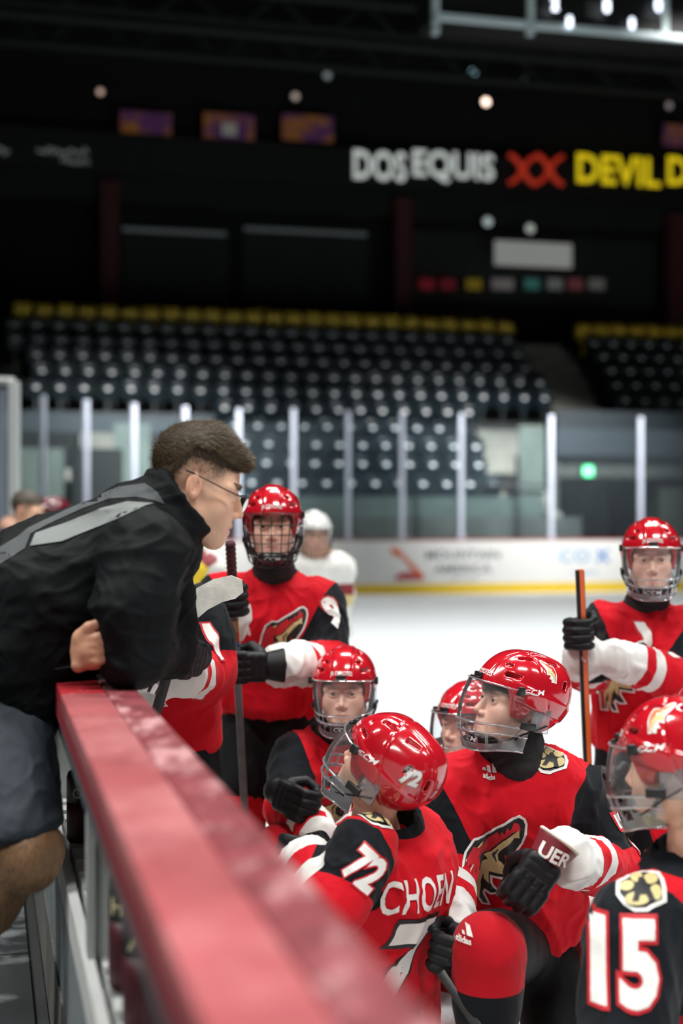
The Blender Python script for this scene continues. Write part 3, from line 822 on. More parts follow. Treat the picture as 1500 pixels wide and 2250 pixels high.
seg(-1.0, 2.70, .134, .2185, T - .030, T, 'cap_plank', M_CAP1, .004)
seg(2.703, 7.0, .134, .2185, T - .030, T, 'cap_plank', M_CAP3, .004)
seg(-1.0, 7.0, .2200, .281, T - .030, T - .001, 'cap_plank', M_CAP2, .004)
seg(-1.0, 7.0, .1345, .1375, T - .062, T - .030, 'cap_lip', M_MAR)
seg(-1.0, 7.0, .142, .165, T - .105, T - .031, 'rail_beam', M_STEEL)
seg(-1.0, 7.0, .262, .274, .06, T - .031, 'ice_side_panel', M_HDPE)
seg(-1.0, 7.0, .150, .262, .625, .665, 'shelf', M_HDPE)
rb_ = MB()
u = 0.2
while u < 6.9:
    rb_.box(uv(u, .220, .680), (.030, .040, .018), AUV); u += .105
rb_.build('shelf_ribs', M_HDPE, nb)
seg(-1.0, 7.0, .150, .168, .665, .70, 'shelf_edge', M_HDPE)
seg(-1.0, 7.0, .150, .165, .43, .63, 'kick_plank', M_KPB)
seg(-1.0, 7.0, .146, .165, .22, .43, 'kick_plank', M_KPL)
seg(-1.0, 7.0, .274, .279, .0, .20, 'yellow_kick_strip', M_KICK)
for u in (1.05, 2.33, 3.70, 5.0, 6.3):
    mb = MB(); mb.box(uv(u, .212, .86), (.006, .046, .19), AUV)
    mb.box(uv(u, .163, .86), (.022, .006, .19), AUV); mb.build('upright', mat('upright_grey', (.45, .48, .47), .45, var=(5, .2)), nb)
pl = seg(3.1, 3.3, .258, .261, .93, 1.0, 'blue_sticker', M_LBLUE)
# floor of the bench
fl = seg(-1.5, 12, -5.6, .146, .10, .205, 'bench_floor', M_CONC, parent=None); tag(fl, kind='structure')
M_MAT = mat('rubber_mat', (.028, .032, .034), .35, bump=(25, .4, .004), spec=.5); M_MAT.node_tree
M_MATB = M_MAT
nt = M_MAT.node_tree; b = nt.nodes['Principled BSDF']
n = nt.nodes.new('ShaderNodeTexNoise'); n.inputs['Scale'].default_value = 7; n.inputs['Detail'].default_value = 7
tc = nt.nodes.new('ShaderNodeTexCoord'); cr = nt.nodes.new('ShaderNodeValToRGB'); cr.color_ramp.elements[0].position = .52; cr.color_ramp.elements[1].position = .72
cr.color_ramp.elements[0].color = (.028, .032, .034, 1); cr.color_ramp.elements[1].color = (.26, .28, .29, 1)
nt.links.new(tc.outputs['Object'], n.inputs['Vector']); nt.links.new(n.outputs['Fac'], cr.inputs[0]); nt.links.new(cr.outputs[0], b.inputs['Base Color'])
ml = ['nearest the camera beside the kick planks', 'second from the camera beside the kick planks', 'under the coach beside the kick planks', 'beyond the coach beside the kick planks']
for i, (u0, u1) in enumerate(((1.6, 3.02), (3.03, 3.98), (3.99, 4.94), (4.95, 5.9))):
    for j in (0, 1):
        o = seg(u0, u1, -.80 - .92 * j, .112 - .915 * j, .205, .222, 'rubber_mat', M_MAT, .003, parent=None)
        tag(o, 'wet dark rubber floor tile ' + (ml[i] if j == 0 else ml[i].replace('beside the kick planks', 'in the outer row at the left')), 'floor tile')
# bottles
def bottle(u, v, h, r, txt, lab):
    z = .6995; b_ = empty('water_bottle', uv(u, v, z), lab, 'bottle')
    c = uv(u, v, z)
    mb = MB(); mb.lathe([(r * .9, 0), (r, .008), (r, h * .30), (r * 1.0, h * .44)], c, 24); mb.build('base', mat('bottle_maroon', (.055, .008, .014), .45), b_, True)
    mb = MB(); mb.lathe([(r, h * .44), (r * 1.0, h * .70), (r * .9, h * .76), (r * .5, h * .80)], c, 24); mb.build('body', M_BLKP, b_, True)
    mb = MB(); mb.lathe([(r * .62, h * .80), (r * .62, h * .93), (r * .3, h * .95), (r * .25, h)], c, 20); mb.build('cap', M_BLKP, b_, True)
    V, Fc = text2d(txt, h * .11, .9, .02)
    N = -c[:2] / np.linalg.norm(c[:2]); a0 = math.atan2(N[1], N[0])
    mb = MB(); mb.add([c + np.array([(r + .001) * math.cos(a0 + p[0] / r), (r + .001) * math.sin(a0 + p[0] / r), h * .55 + p[1]]) for p in V], Fc)
    mb.build('lettering', mat('bottle_cream', (.66, .58, .32), .5), b_)
    return b_
bottle(3.18, .205, .20, .034, 'ON', 'black bottle with a maroon base on the far part of the white shelf')
bottle(2.16, .214, .235, .036, 'HON', 'black and maroon bottle with cream letters behind the near upright')
bottle(1.98, .218, .235, .036, 'ART', 'dark bottle with cream letters nearest the camera on the shelf')
# ================================================================ PEOPLE: shared gear in head-local space (x side, y face, z up)
def sstep(a, b, x): t = np.clip((x - a) / (b - a), 0, 1); return t * t * (3 - 2 * t)

def head_sdf(h, neck=True, adult=False):
    s = SDF(h)
    s.u(EL((0, -.014, .034), (.077, .096, .084)), 0)
    s.u(EL((0, .030, -.028), (.062, .060, .078)), .03)
    for sx in (-1, 1):
        s.u(RC((sx * .054, -.004, -.052), (sx * .018, .072, -.096), .018, .019), .03)
        s.u(EL((sx * .040, .058, -.026), (.024, .024, .030)), .025)
        s.u(RC((sx * .030, .082, .024), (sx * .055, .064, .020), .009, .008), .018)
    s.u(EL((0, .080, -.100), (.021, .018, .016)), .02)
    s.u(RC((0, .070, -.062), (0, .070, -.062), .030, .030), .03)
    for sx in (-1, 1): s.sub(EL((sx * .032, .096, .006), (.018, .016, .013)), .016)
    s.u(RC((0, .086, .014), (0, .110, -.026), .0065, .0095), .012)
    for sx in (-1, 1):
        s.u(EL((sx * .0125, .098, -.033), (.0075, .010, .0075)), .007)
        s.u(EL((sx * .031, .0745, .006), (.0155, .0155, .0135)), .004)
        s.sub(EL((sx * .0315, .092, .0055), (.0125, .012, .0048)), .002)
        s.sub(EL((sx * .0065, .106, -.0405), (.0034, .005, .004)), .003)
    s.u(RC((-.019, .089, -.0605), (0, .0985, -.0575), .0042, .0062), .006); s.u(RC((.019, .089, -.0605), (0, .0985, -.0575), .0042, .0062), .006)
    s.u(RC((-.016, .089, -.0705), (.0, .0955, -.0720), .0045, .0070), .006); s.u(RC((.016, .089, -.0705), (.0, .0955, -.0720), .0045, .0070), .006)
    s.sub(RC((-.020, .0975, -.0650), (0, .1055, -.0645), .0012, .0018), .003); s.sub(RC((.020, .0975, -.0650), (0, .1055, -.0645), .0012, .0018), .003)
    for sx in (-1, 1):
        c, sn = math.cos(.35), math.sin(.35)
        R = np.array([[1, 0, 0], [0, c, -sn * .6], [0, sn * .6, c]]); R = np.array([nrm(R[:, i]) for i in range(3)]).T
        s.u(EL((sx * .080, -.012, -.004), (.0080, .0165, .029), R), .005)
        s.sub(EL((sx * .0880, -.0085, -.001), (.0075, .0095, .0185), R), .002); s.u(RC((sx * .0835, -.014, .010), (sx * .0835, -.012, -.010), .0028, .0028), .003)
        s.u(EL((sx * .0785, -.001, -.010), (.004, .0035, .006)), .003)
    if neck: s.u(RC((0, -.022, -.055), (0, -.038, -.138), .054, .054), .025)
    return s
def head_color(V, style):
    x, y, z = V[:, 0], V[:, 1], V[:, 2]; n = vnoise(V * 45) * .5 + vnoise(V * 120) * .5
    base = np.array({'adult': (.80, .48, .33), 'kid': (.82, .51, .39), 'kid2': (.76, .46, .33)}[style]); C = np.repeat(base[None], len(V), 0) * (1 + .05 * n[:, None])
    def blend(mask, col): nonlocal C; C = C * (1 - mask[:, None]) + np.array(col)[None] * mask[:, None]
    ck = np.exp(-(((np.abs(x) - .043) / .02) ** 2 + ((z + .025) / .02) ** 2)) * (y > .03); blend(ck * .35, (.62, .24, .18))
    ns = np.exp(-((x / .014) ** 2 + ((z + .030) / .016) ** 2)) * (y > .09); blend(ns * .4, (.62, .25, .19))
    er = (np.abs(x) > .076) * 1.0 * (np.abs(z) < .045); blend(er * .35, (.66, .24, .18))
    lp = np.exp(-((x / .019) ** 4 + ((z + .065) / .0095) ** 4)) * (y > .085); blend(lp * .75, (.50, .16, .14))
    eb = np.exp(-(((np.abs(x) - .033) / .019) ** 4 + ((z - .0275 + np.abs(np.abs(x) - .03) * .15) / .0048) ** 4)) * (y > .05) ; blend(eb * .85, (.09, .055, .03) if style == 'adult' else (.16, .10, .06))
    el = np.exp(-(((np.abs(x) - .0315) / .014) ** 4 + ((z - .0105) / .0022) ** 2)) * (y > .075); blend(el * .7, (.06, .04, .03))
    if style == 'adult':
        n2 = vnoise(V * 260) * .6 + vnoise(V * 90) * .5
        line = .028 + .040 * sstep(.02, .075, y) - .06 * sstep(-.03, -.085, y)      # hairline height by depth
        m = sstep(line - .030, line + .034, z + .006 * n2) * (1 - sstep(.052, .064, y - .35 * (z - .05)))
        m = np.maximum(m, sstep(-.035, -.065, y) * sstep(-.085, -.02, z))
        blend(np.clip(m * (.85 + .45 * n2) * (np.abs(x) < .081), 0, .88), (.10, .065, .04))
        bd = sstep(-.03, -.075, z) * (y > -.01) * (1 - lp); blend(np.clip(bd * (.18 + .10 * n2), 0, .4), (.33, .20, .13))
    return C
_V, _Q = head_sdf(.0022).run(); _V = relax(_V, _Q, 1, .4)
HEAD = (_V, _Q)

def helmet_mesh():
    h = .0032; s = SDF(h)
    s.u(EL((0, -.014, .036), (.104, .134, .112)), 0)
    s.u(BX((0, -.03, .065), (.082, .105, .066), None, .06), .03)
    def ridge(P):
        x, y, z = np.abs(P[..., 0]), P[..., 1], P[..., 2]
        d = -.005 * (1 - sstep(.026, .034, x)) * sstep(-.02, .03, z)
        d = d - .005 * sstep(.0, .012, .062 - z + .25 * y) * sstep(-.10, -.02, -y + .0) * (1 - sstep(.0, .012, .012 - z + .25 * y)) * (x > .05)
        d = d + .003 * np.exp(-((y + .045 - .3 * z) / .004) ** 2)                 # seam between front and rear shells
        d = d - .006 * sstep(.052, .040, z) * sstep(.04, .09, y)
        return d
    s.bump(ridge)
    s.sub(EL((0, -.014, .030), (.090, .119, .098)), .003)
    def cut(P):
        x, y, z = np.abs(P[..., 0]), P[..., 1], P[..., 2]
        zc = .046 * sstep(.046, .076, y) + (.002) * 1 + (-.080) * sstep(-.030, -.062, y) - .030 * sstep(.004, .016, y) * (1 - sstep(.040, .066, y))
        return (zc - z)
    s.cut(cut, .004)
    def slot(c, hf, ang=0, yaw=0):
        for sx in (-1, 1):
            R = (Matrix.Rotation(yaw * sx, 3, 'Z') @ Matrix.Rotation(ang, 3, 'X')); R = np.array(R)
            s.sub(BX((c[0] * sx, c[1], c[2]), hf, R, min(hf) * .45), .002)
    slot((.062, .074, .108), (.020, .010, .0045), 0, .5)
    slot((.080, .072, .083), (.022, .022, .0055), 0, .9)
    slot((.050, .100, .112), (.014, .012, .004), 0, .2)
    slot((.050, .020, .143), (.006, .022, .02), 0, .2)
    slot((.052, -.060, .142), (.006, .020, .02), 0, -.2)
    slot((.085, -.090, .080), (.030, .006, .012), .3, 0)
    slot((.040, -.135, .060), (.007, .03, .014), 0, 0)
    V, Q = s.run(); V = relax(V, Q, 1, .35)
    return V, Q
HV, HQ = helmet_mesh()
HELM = mesh_np('helmet', HV, HQ, M_SHELL); HELM_BVH = make_bvh(HELM)
_s = SDF(.005); _s.u(EL((0, -.014, .032), (.0925, .1215, .100)), 0).cut(lambda P: (.050 * sstep(.02, .06, P[..., 1]) - .055 * sstep(-.02, -.06, P[..., 1])) - P[..., 2], .003)
_s.sub(EL((0, -.014, .026), (.081, .104, .093)), .002)
_v, _q = _s.run(); LINER = mesh_np('liner', _v, _q, M_LINER)

# face protector surface: theta around, t down
def vis_pt(th, t, out=0.):
    """th in radians (0 = straight ahead), t 0 brow .. 1 chin"""
    a = (.106 + out) * (1 - .22 * t ** 2.2); b = (.150 + out + .022 * math.sin(math.pi * min(t, 1) * .8)) * (1 - .20 * t ** 3)
    z = .056 - .190 * t - .010 * (1 - math.cos(th)) + .030 * abs(math.sin(th)) ** 3 * t
    ct, st_ = math.cos(th), math.sin(th)
    return np.array([a * math.copysign(abs(st_) ** .85, st_), b * math.copysign(abs(ct) ** .85, ct) - .012, z])
TH = math.radians(88)
def visor_mesh(t0, t1, name, m, nt_=26, nth=60, holes=None):
    V = []; F = []; idx = {}
    for j in range(nt_ + 1):
        for i in range(nth + 1): V.append(vis_pt(-TH + 2 * TH * i / nth, t0 + (t1 - t0) * j / nt_))
    for j in range(nt_):
        for i in range(nth):
            if holes and holes(-TH + 2 * TH * (i + .5) / nth, t0 + (t1 - t0) * (j + .5) / nt_): continue
            F.append((j * (nth + 1) + i, (j + 1) * (nth + 1) + i, (j + 1) * (nth + 1) + i + 1, j * (nth + 1) + i + 1))
    bm = bmesh.new(); vs = [bm.verts.new(p) for p in V]
    for f in F: bm.faces.new([vs[i] for i in f])
    loose = [v for v in bm.verts if not v.link_faces]; bmesh.ops.delete(bm, geom=loose, context='VERTS')
    bmesh.ops.recalc_face_normals(bm, faces=bm.faces[:])
    bmesh.ops.solidify(bm, geom=bm.faces[:], thickness=.0018)
    me = bpy.data.meshes.new(name); bm.to_mesh(me); bm.free(); me.polygons.foreach_set('use_smooth', [True] * len(me.polygons)); auto_smooth(me, 35); me.materials.append(m)
    return me
VISOR = visor_mesh(.0, .60, 'visor', M_CLEAR, 16, 48)
def bars_holes(th, t):
    k = abs(math.degrees(th)); 
    if k > 62: return .72 < t < .80 and k < 80
    ph = (math.degrees(th) + 62) % 15.5
    if .62 < t < .715: return ph > 3.4
    if .76 < t < .885: return ph > 3.4
    return False
BARS = visor_mesh(.58, 1.0, 'lower_guard', M_BARS, 34, 128, bars_holes)
def rimtube(ts, m, name, r=.0028, ths=(), t0=0, t1=1, thr=1.0):
    mb = MB()
    for t in ts: mb.tube([vis_pt(-TH * thr + 2 * TH * thr * i / 40, t, .0015) for i in range(41)], r, 6)
    for th in ths: mb.tube([vis_pt(math.radians(th), t0 + (t1 - t0) * i / 20, .0015) for i in range(21)], r, 6)
    return mb.mesh(name, m, True)
RIMS = rimtube((0.005, .60, .735, .99), M_BARS, 'guard_rims', .0026)
CAGE = rimtube((.0, .22, .40, .56, .72, .86, 1.0), M_WIRE, 'wire_cage', .0021, tuple(range(-80, 81, 16)))
def band_mesh(name, z0, z1, th0, th1, m, out=.004, th=.003, n=30, tilt=0.):
    V = []
    for i in range(n + 1):
        a = th0 + (th1 - th0) * i / n
        for z in (z0, z1):
            zz = z + tilt * math.cos(a); V.append((math.sin(a) * (.108 + out), -.014 + math.cos(a) * (.138 + out), zz))
    F = [(2 * i, 2 * i + 1, 2 * i + 3, 2 * i + 2) for i in range(n)]
    bm = bmesh.new(); vs = [bm.verts.new(p) for p in V]; [bm.faces.new([vs[i] for i in f]) for f in F]
    bmesh.ops.solidify(bm, geom=bm.faces[:], thickness=th); me = bpy.data.meshes.new(name); bm.to_mesh(me); bm.free()
    me.polygons.foreach_set('use_smooth', [True] * len(me.polygons)); auto_smooth(me, 40); me.materials.append(m); return me
# chin cup, straps
_s = SDF(.0035); _s.u(EL((0, .066, -.100), (.050, .052, .030)), 0).sub(EL((0, .060, -.088), (.043, .046, .030)), .003).cut(lambda P: .022 - P[..., 1], .003)
_v, _q = _s.run(); CHIN = mesh_np('chin_cup', _v, _q, M_BLKP)
STRAPS = []
for sx in (-1, 1):
    mb = MB(); mb.tube([(sx * .100, -.050, -.030), (sx * .096, -.005, -.055), (sx * .082, .045, -.085), (sx * .048, .088, -.100)], .0085, 8, r2=.25)
    mb.box((sx * .103, .006, -.040), (.004, .022, .010), bev=.003)
    mb.box((sx * .108, .050, .048), (.006, .010, .012), bev=.003)
    mb.tube([(sx * .090, -.006, -.020), (sx * .070, .030, -.085), (sx * .030, .045, -.120), (0, .048, -.126)], .006, 6, r2=.3); STRAPS.append(mb.mesh('chin_strap', M_BLKP, True))
EARG = []
for sx in (-1, 1):
    EG = MB(); EG.box((sx * .0985, -.030, -.018), (.0035, .027, .034), bev=.003); EARG.append(EG.mesh('ear_guard', M_BARS, True))
mb = MB()
mb.box((0, .126, .066), (.016, .006, .008), bev=.003); mb.box((0, .134, .058), (.022, .005, .004), bev=.002)
CLIP = mb.mesh('brow_clip', M_BLKP, True)

def sphere_eye():
    mb = MB(); n, mm = 18, 16; V = []; F = []; mi = []
    for j in range(n + 1):
        a = math.pi * j / n
        for i in range(mm):
            b = 2 * math.pi * i / mm; V.append((math.sin(a) * math.cos(b), math.cos(a), math.sin(a) * math.sin(b)))
    for j in range(n):
        for i in range(mm): F.append((j * mm + i, j * mm + (i + 1) % mm, (j + 1) * mm + (i + 1) % mm, (j + 1) * mm + i)); mi.append(1 if j < 3 else 0)
    return mesh_np('eye', np.array(V) * .0122, F, [M_EYEW, M_IRIS], True, mi)
EYE = sphere_eye()

# team artwork --------------------------------------------------------------
def nm(pts, cx=655, cy=600, s=1 / 900.): return [((x - cx) * s, -(y - cy) * s) for x, y in pts]
E_OUT = nm([(330, 1080), (310, 900), (290, 800), (300, 640), (325, 500), (365, 380), (440, 320), (520, 320), (600, 265), (720, 195), (800, 140), (850, 125), (890, 150), (905, 200), (895, 290), (860, 400), (800, 500), (745, 600), (715, 700), (730, 800), (560, 790), (560, 860), (630, 960), (560, 965), (500, 930), (480, 960), (530, 1080), (480, 1075), (440, 1010), (400, 960), (400, 1075)])
E_RED1 = nm([(325, 1040), (320, 880), (305, 720), (320, 560), (360, 430), (420, 370), (500, 400), (560, 330), (650, 270), (670, 320), (690, 260), (715, 290), (740, 220), (765, 250), (800, 170), (845, 190), (860, 250), (780, 270), (700, 340), (620, 420), (560, 490), (500, 500), (470, 520), (480, 600), (420, 690), (370, 750), (350, 900), (355, 1060)])
E_GOLD1 = nm([(370, 1070), (352, 900), (370, 800), (420, 690), (490, 610), (545, 580), (505, 520), (580, 490), (650, 410), (730, 330), (800, 275), (845, 250), (850, 330), (800, 330), (780, 360), (720, 420), (640, 520), (640, 600), (690, 640), (725, 640), (705, 760), (550, 745), (545, 800), (545, 870), (500, 830), (495, 770), (470, 850), (460, 930), (450, 1040), (415, 960), (412, 840), (385, 960), (385, 1070)])
E_BLK2 = nm([(590, 520), (640, 460), (650, 470), (610, 530), (625, 620), (610, 600)])
E_RED3 = nm([(700, 545), (720, 510), (720, 570), (728, 585), (715, 580)])
E_EYE = nm([(455, 385), (480, 360), (510, 352), (490, 390)])
def emblem(size):
    sc = lambda p: [(x * size, y * size) for x, y in p]
    L = [(*poly2d(sc(E_OUT), .022 * size), M_WHT), (*poly2d(sc(E_OUT), -.004 * size), M_NAVY), (*poly2d(sc(E_RED1)), M_PRED), (*poly2d(sc(E_GOLD1)), M_GOLD),
         (*poly2d(sc(E_BLK2)), M_NAVY), (*poly2d(sc(E_RED3)), M_PRED), (*poly2d(sc(E_EYE)), M_GOLD)]
    return L
def paw(size):
    def ov(cx, cy, rx, ry, a, n=14): return [(cx + rx * math.cos(t) * math.cos(a) - ry * math.sin(t) * math.sin(a), cy + rx * math.cos(t) * math.sin(a) + ry * math.sin(t) * math.cos(a)) for t in [2 * math.pi * i / n for i in range(n)]]
    s = size
    out = [(-.42, -.12), (-.40, .16), (-.22, .30), (-.16, .46), (.05, .50), (.16, .44), (.36, .42), (.42, .24), (.44, .0), (.42, -.26), (.24, -.36), (.08, -.46), (-.14, -.46), (-.30, -.34)]
    out = [(x * s, y * s) for x, y in out]
    L = [(*poly2d(out, .09 * s), M_WHT), (*poly2d(out), M_NAVY)]
    for c in ((-.27, .05, .15, .13, .6), (-.06, .29, .13, .17, -.1), (.23, .24, .14, .17, -.5), (.30, -.12, .12, .19, -.1), (-.08, -.28, .26, .15, .1)): L.append((*poly2d([(x * s, y * s) for x, y in ov(*c)]), M_GOLD))
    V, Fc = text2d('A', .52 * s, .8, .06); V = V + np.array([.04, -.04]) * s; L.append((V, Fc, M_NAVY)); return L
def tri_logo(h, word=True):
    """three slanted bars with a word below"""
    L = []
    for i, (x0, tp) in enumerate(((-.52, .25), (-.16, .62), (.22, 1.0))):
        b = .0; L.append((*poly2d([(x0 * h, b), ((x0 + .30) * h, b), ((x0 + .30 - .16 * tp * 1.1) * h, tp * .62 * h), ((x0 + .06 - .16 * tp * .6) * h, (tp * .62 - .06) * h if i else tp * .5 * h)]), M_WHT))
    if word: V, Fc = text2d('adidas', .30 * h, .85, .035); L.append((V + np.array([0, -.22 * h]), Fc, M_WHT))
    return L
def number(s, h, squeeze=.75):
    return [(*text2d(s, h, squeeze, .085), M_PRED), (*text2d(s, h, squeeze, .045), M_WHT)]

# glove ---------------------------------------------------------------------
def glove_mesh(sx):
    """grip axis = +Z at the origin; wrist arrives from -X; back of the hand on -Y*sx"""
    s = SDF(.004); y = lambda v: v * sx
    s.u(BX((-.040, y(-.034), 0), (.046, .024, .048), None, .02), 0)
    for i, z in enumerate((-.038, -.013, .012, .037)):
        ln = (.0, .006, .008, .003)[i]
        s.u(RC((-.010, y(-.042), z), (.024 + ln, y(-.040), z), .0150, .0145), .003)
        s.u(RC((.030 + ln, y(-.034), z), (.040 + ln, y(-.006), z), .0145, .0140), .002)
        s.u(RC((.040 + ln, y(.002), z), (.024, y(.030), z), .0138, .0130), .002)
        s.u(RC((.018, y(.032), z), (.000, y(.032), z), .0130, .0115), .002)
    s.u(RC((-.062, y(-.012), .040), (-.040, y(.022), .056), .019, .0175), .006)
    s.u(RC((-.036, y(.026), .056), (-.006, y(.040), .046), .0165, .0145), .003)
    for z in (-.0255, -.0005, .0245): s.sub(BX((.010, y(-.058), z), (.040, .006, .0016), None, .001), .002)
    for x in (-.060, -.036, -.012): s.sub(BX((x, y(-.060), 0), (.0016, .005, .044), None, .001), .002)
    s.u(RC((-.085, y(-.020), 0), (-.105, y(-.018), 0), .038, .040), .01)
    V, Q = s.run(); V = relax(V, Q, 1, .4)
    g = mesh_np('glove', V, Q, M_GLOVE)
    s = SDF(.0045); s.u(RC((-.088, y(-.020), 0), (-.135, y(-.018), 0), .044, .054), 0); s.cut(lambda P: -(P[..., 0] + .138), .003); s.cut(lambda P: P[..., 0] + .080, .003)
    s.sub(RC((-.10, y(-.018), 0), (-.16, y(-.016), 0), .036, .052), .002); V, Q = s.run(); c = mesh_np('cuff', V, Q, M_GLOVE)
    mb = MB(); mb.tube([(-.138, y(-.018) + .052 * math.cos(a), .052 * math.sin(a)) for a in [2 * math.pi * i / 24 for i in range(24)]], .0045, 6, closed=True); t = mb.mesh('cuff_trim', M_GWHT, True)
    return g, c, t
GLOVE = {1: glove_mesh(1), -1: glove_mesh(-1)}

def frame(F, up=(0, 0, 1)):
    F = nrm(F); X = nrm(np.cross(F, up)); U = np.cross(X, F); return np.stack([X, F, U], 1)      # columns: side, forward, up
def M4(R, p, s=1.0):
    m = np.eye(4); m[:3, :3] = np.array(R) * s; m[:3, 3] = p; return Matrix(m.tolist())
def attach(name, me, parent, M):
    """place shared mesh (own local space) at world matrix M below parent"""
    o = bpy.data.objects.new(name, me); COL.objects.link(o); o.parent = parent
    L = root_world(parent).inverted() @ M; o.matrix_parent_inverse = Matrix.Identity(4)
    o.rotation_mode = 'XYZ'; o.location, q, o.scale = L.decompose(); o.rotation_euler = q.to_euler('XYZ'); return o
def sub_local(name, me, parent):
    o = bpy.data.objects.new(name, me); COL.objects.link(o); o.parent = parent; return o

def helmet_decal(layers, direction, up, origin=(0, -.014, .04), rot=0., **k):
    d = nrm(direction); Uv = nrm(np.cross(up, d)); Vv = np.cross(d, Uv)
    if rot: c, s = math.cos(rot), math.sin(rot); Uv, Vv = Uv * c + Vv * s, Vv * c - Uv * s
    return decal(layers, np.array(origin) + d * .18, Uv, Vv, HELM_BVH, lift=.0009, grid=.006, reach=.03, back=.2, step=.00035, **k)
DEC = {}
DEC['ccmL'] = helmet_decal([(*text2d('CCM', .0135, 1.5, .015, .25, 1.08), M_WHT)], (1, .12, .0), (0, .12, 1), origin=(0, .0, .052), rot=0.)
DEC['ccmR'] = helmet_decal([(*text2d('CCM', .0135, 1.5, .015, .25, 1.08), M_WHT)], (-1, .12, .0), (0, .12, 1), origin=(0, .0, .052), rot=0.)
DEC['front'] = helmet_decal([(*text2d('JR COYOTES', .0145, .62, .02), M_WHT)], (0, 1, .3), (0, 0, 1), origin=(0, -.014, .040))
def helmet_set(parent, M, kind, num=None, side=0):
    hm = attach('helmet', HELM, parent, M)
    sub_local('foam_liner', LINER, hm); [sub_local('chin_strap', q_, hm) for q_ in STRAPS]; sub_local('chin_cup', CHIN, hm)
    if kind == 'cage': sub_local('wire_cage', CAGE, hm)
    else:
        v = sub_local('visor', VISOR, hm); v['label'] = 'clear curved visor'
        b = sub_local('lower_guard', BARS, hm); b['label'] = 'clear slotted chin guard'
        sub_local('guard_rims', RIMS, hm); sub_local('brow_clip', CLIP, hm)
    for e_ in EARG: sub_local('ear_guard', e_, hm)
    for k in ('ccmL', 'ccmR', 'front'): sub_local('lettering', DEC[k], hm)
    mb = helmet_decal([(*text2d('CCM', .010, 1.3, .05, .25), M_WHT)], (0, 1, 0), (0, 0, 1)) if 0 else None
    cc = MB()
    V, Fc = text2d('CCM', .013, 1.4, .01, .2, 1.1)
    cc.add([(-p[0], .066 + math.sqrt(max(0, 1 - (p[0] / .05) ** 2)) * .0535, -.104 + p[1]) for p in V], Fc); sub_local('lettering', cc.mesh('t', M_WHT), hm)
    if num:
        for L in num:
            me = helmet_decal(*L[0], **L[1])
            if me: sub_local(L[2], me, hm)
    return hm

def cloth_disp(V, Q, amp, scale=(9, 9, 9), seed=0., it=0):
    N = vnormals(V, Q); P = V * np.array(scale) + seed
    w_ = np.stack([vnoise(P * .7 + 11), vnoise(P * .7 + 31), vnoise(P * .7 + 57)], -1) * .9
    r = 1 - np.abs(vnoise(P + w_)) * 2.0; r2 = 1 - np.abs(vnoise(P * 2.1 + w_ * 1.5 + 9)) * 2.0
    d = (np.clip(r, -.2, 1) ** 2 * .7 + np.clip(r2, -.2, 1) ** 2 * .3) - .25
    return V + N * (amp * d)[:, None]

def hair_strands(name, V, N, n, length, width, comb, m, parent, mask=None, seed=1, lift=.35, curl=.2, world=True):
    rs = np.random.RandomState(seed); ids = np.arange(len(V)) if mask is None else np.nonzero(mask)[0]
    if len(ids) == 0: return
    k = rs.choice(ids, n); P = V[k] + rs.normal(0, .0008, (n, 3)); Nn = N[k]; cb = comb(P) if callable(comb) else np.repeat(np.array(comb, float)[None], n, 0)
    D = cb - (cb * Nn).sum(1, keepdims=True) * Nn * .8 + Nn * lift + rs.normal(0, curl, (n, 3)); D /= np.linalg.norm(D, axis=1, keepdims=True)
    L = (length * (rs.rand(n) * .6 + .7))[:, None]; S = np.cross(D, Nn); S /= np.linalg.norm(S, axis=1, keepdims=True) + 1e-9; S = S * width
    mid = P + D * L * .55; tip = P + (D * .9 - Nn * .15 * 0) * L
    T = np.stack([P - S, P + S, mid + S * .7, mid - S * .7, tip], 1).reshape(-1, 3)
    b = np.arange(n) * 5
    F = [f for i in b for f in ((i, i + 1, i + 2, i + 3), (i + 3, i + 2, i + 4))]
    me = mesh_np(name, T, [tuple(int(x) for x in f) for f in F], m, False)
    return link(name, me, parent) if world else sub_local(name, me, parent)
M_HAIR = mat('hair_brown', (.048, .030, .015), .55, spec=.25, var=(90, .5), bump=(160, .8, .004)); M_HAIRK = mat('hair_dark', (.045, .026, .015), .5)

def limb_sdf_body(joints_radii, h=.012):
    s = SDF(h)
    for a, b, ra, rb in joints_radii: s.u(RC(a, b, ra, rb), .03)
    return s.run()

def build_body(root_name, loc, headM, style, chains, label, cat='person', hscale=None):
    """head and hidden body as one mesh object, the top level person"""
    HVv, HQq = HEAD; R = np.array(headM)
    Vh = HVv @ R[:3, :3].T + R[:3, 3]; C = head_color(HVv, style)
    Vb, Qb = limb_sdf_body(chains)
    V = np.concatenate([Vh, Vb]); Q = np.concatenate([HQq, Qb + len(Vh)]); Cb = np.repeat(np.array([[.62, .36, .26]]), len(Vb), 0)
    me = mesh_np('person', V - np.array(loc), Q, M_SKIN); setattr_c(me, 'Col', np.concatenate([C, Cb]))
    o = bpy.data.objects.new(root_name, me); COL.objects.link(o); o.location = loc; tag(o, label, cat); return o

def eyes(root, headM, look=(0, 1, 0)):
    Rl = frame(look); 
    for sx in (-1, 1):
        L = Matrix(headM) @ M4(Rl, (sx * .031, .0745, .0060)); attach('eye', EYE, root, L)

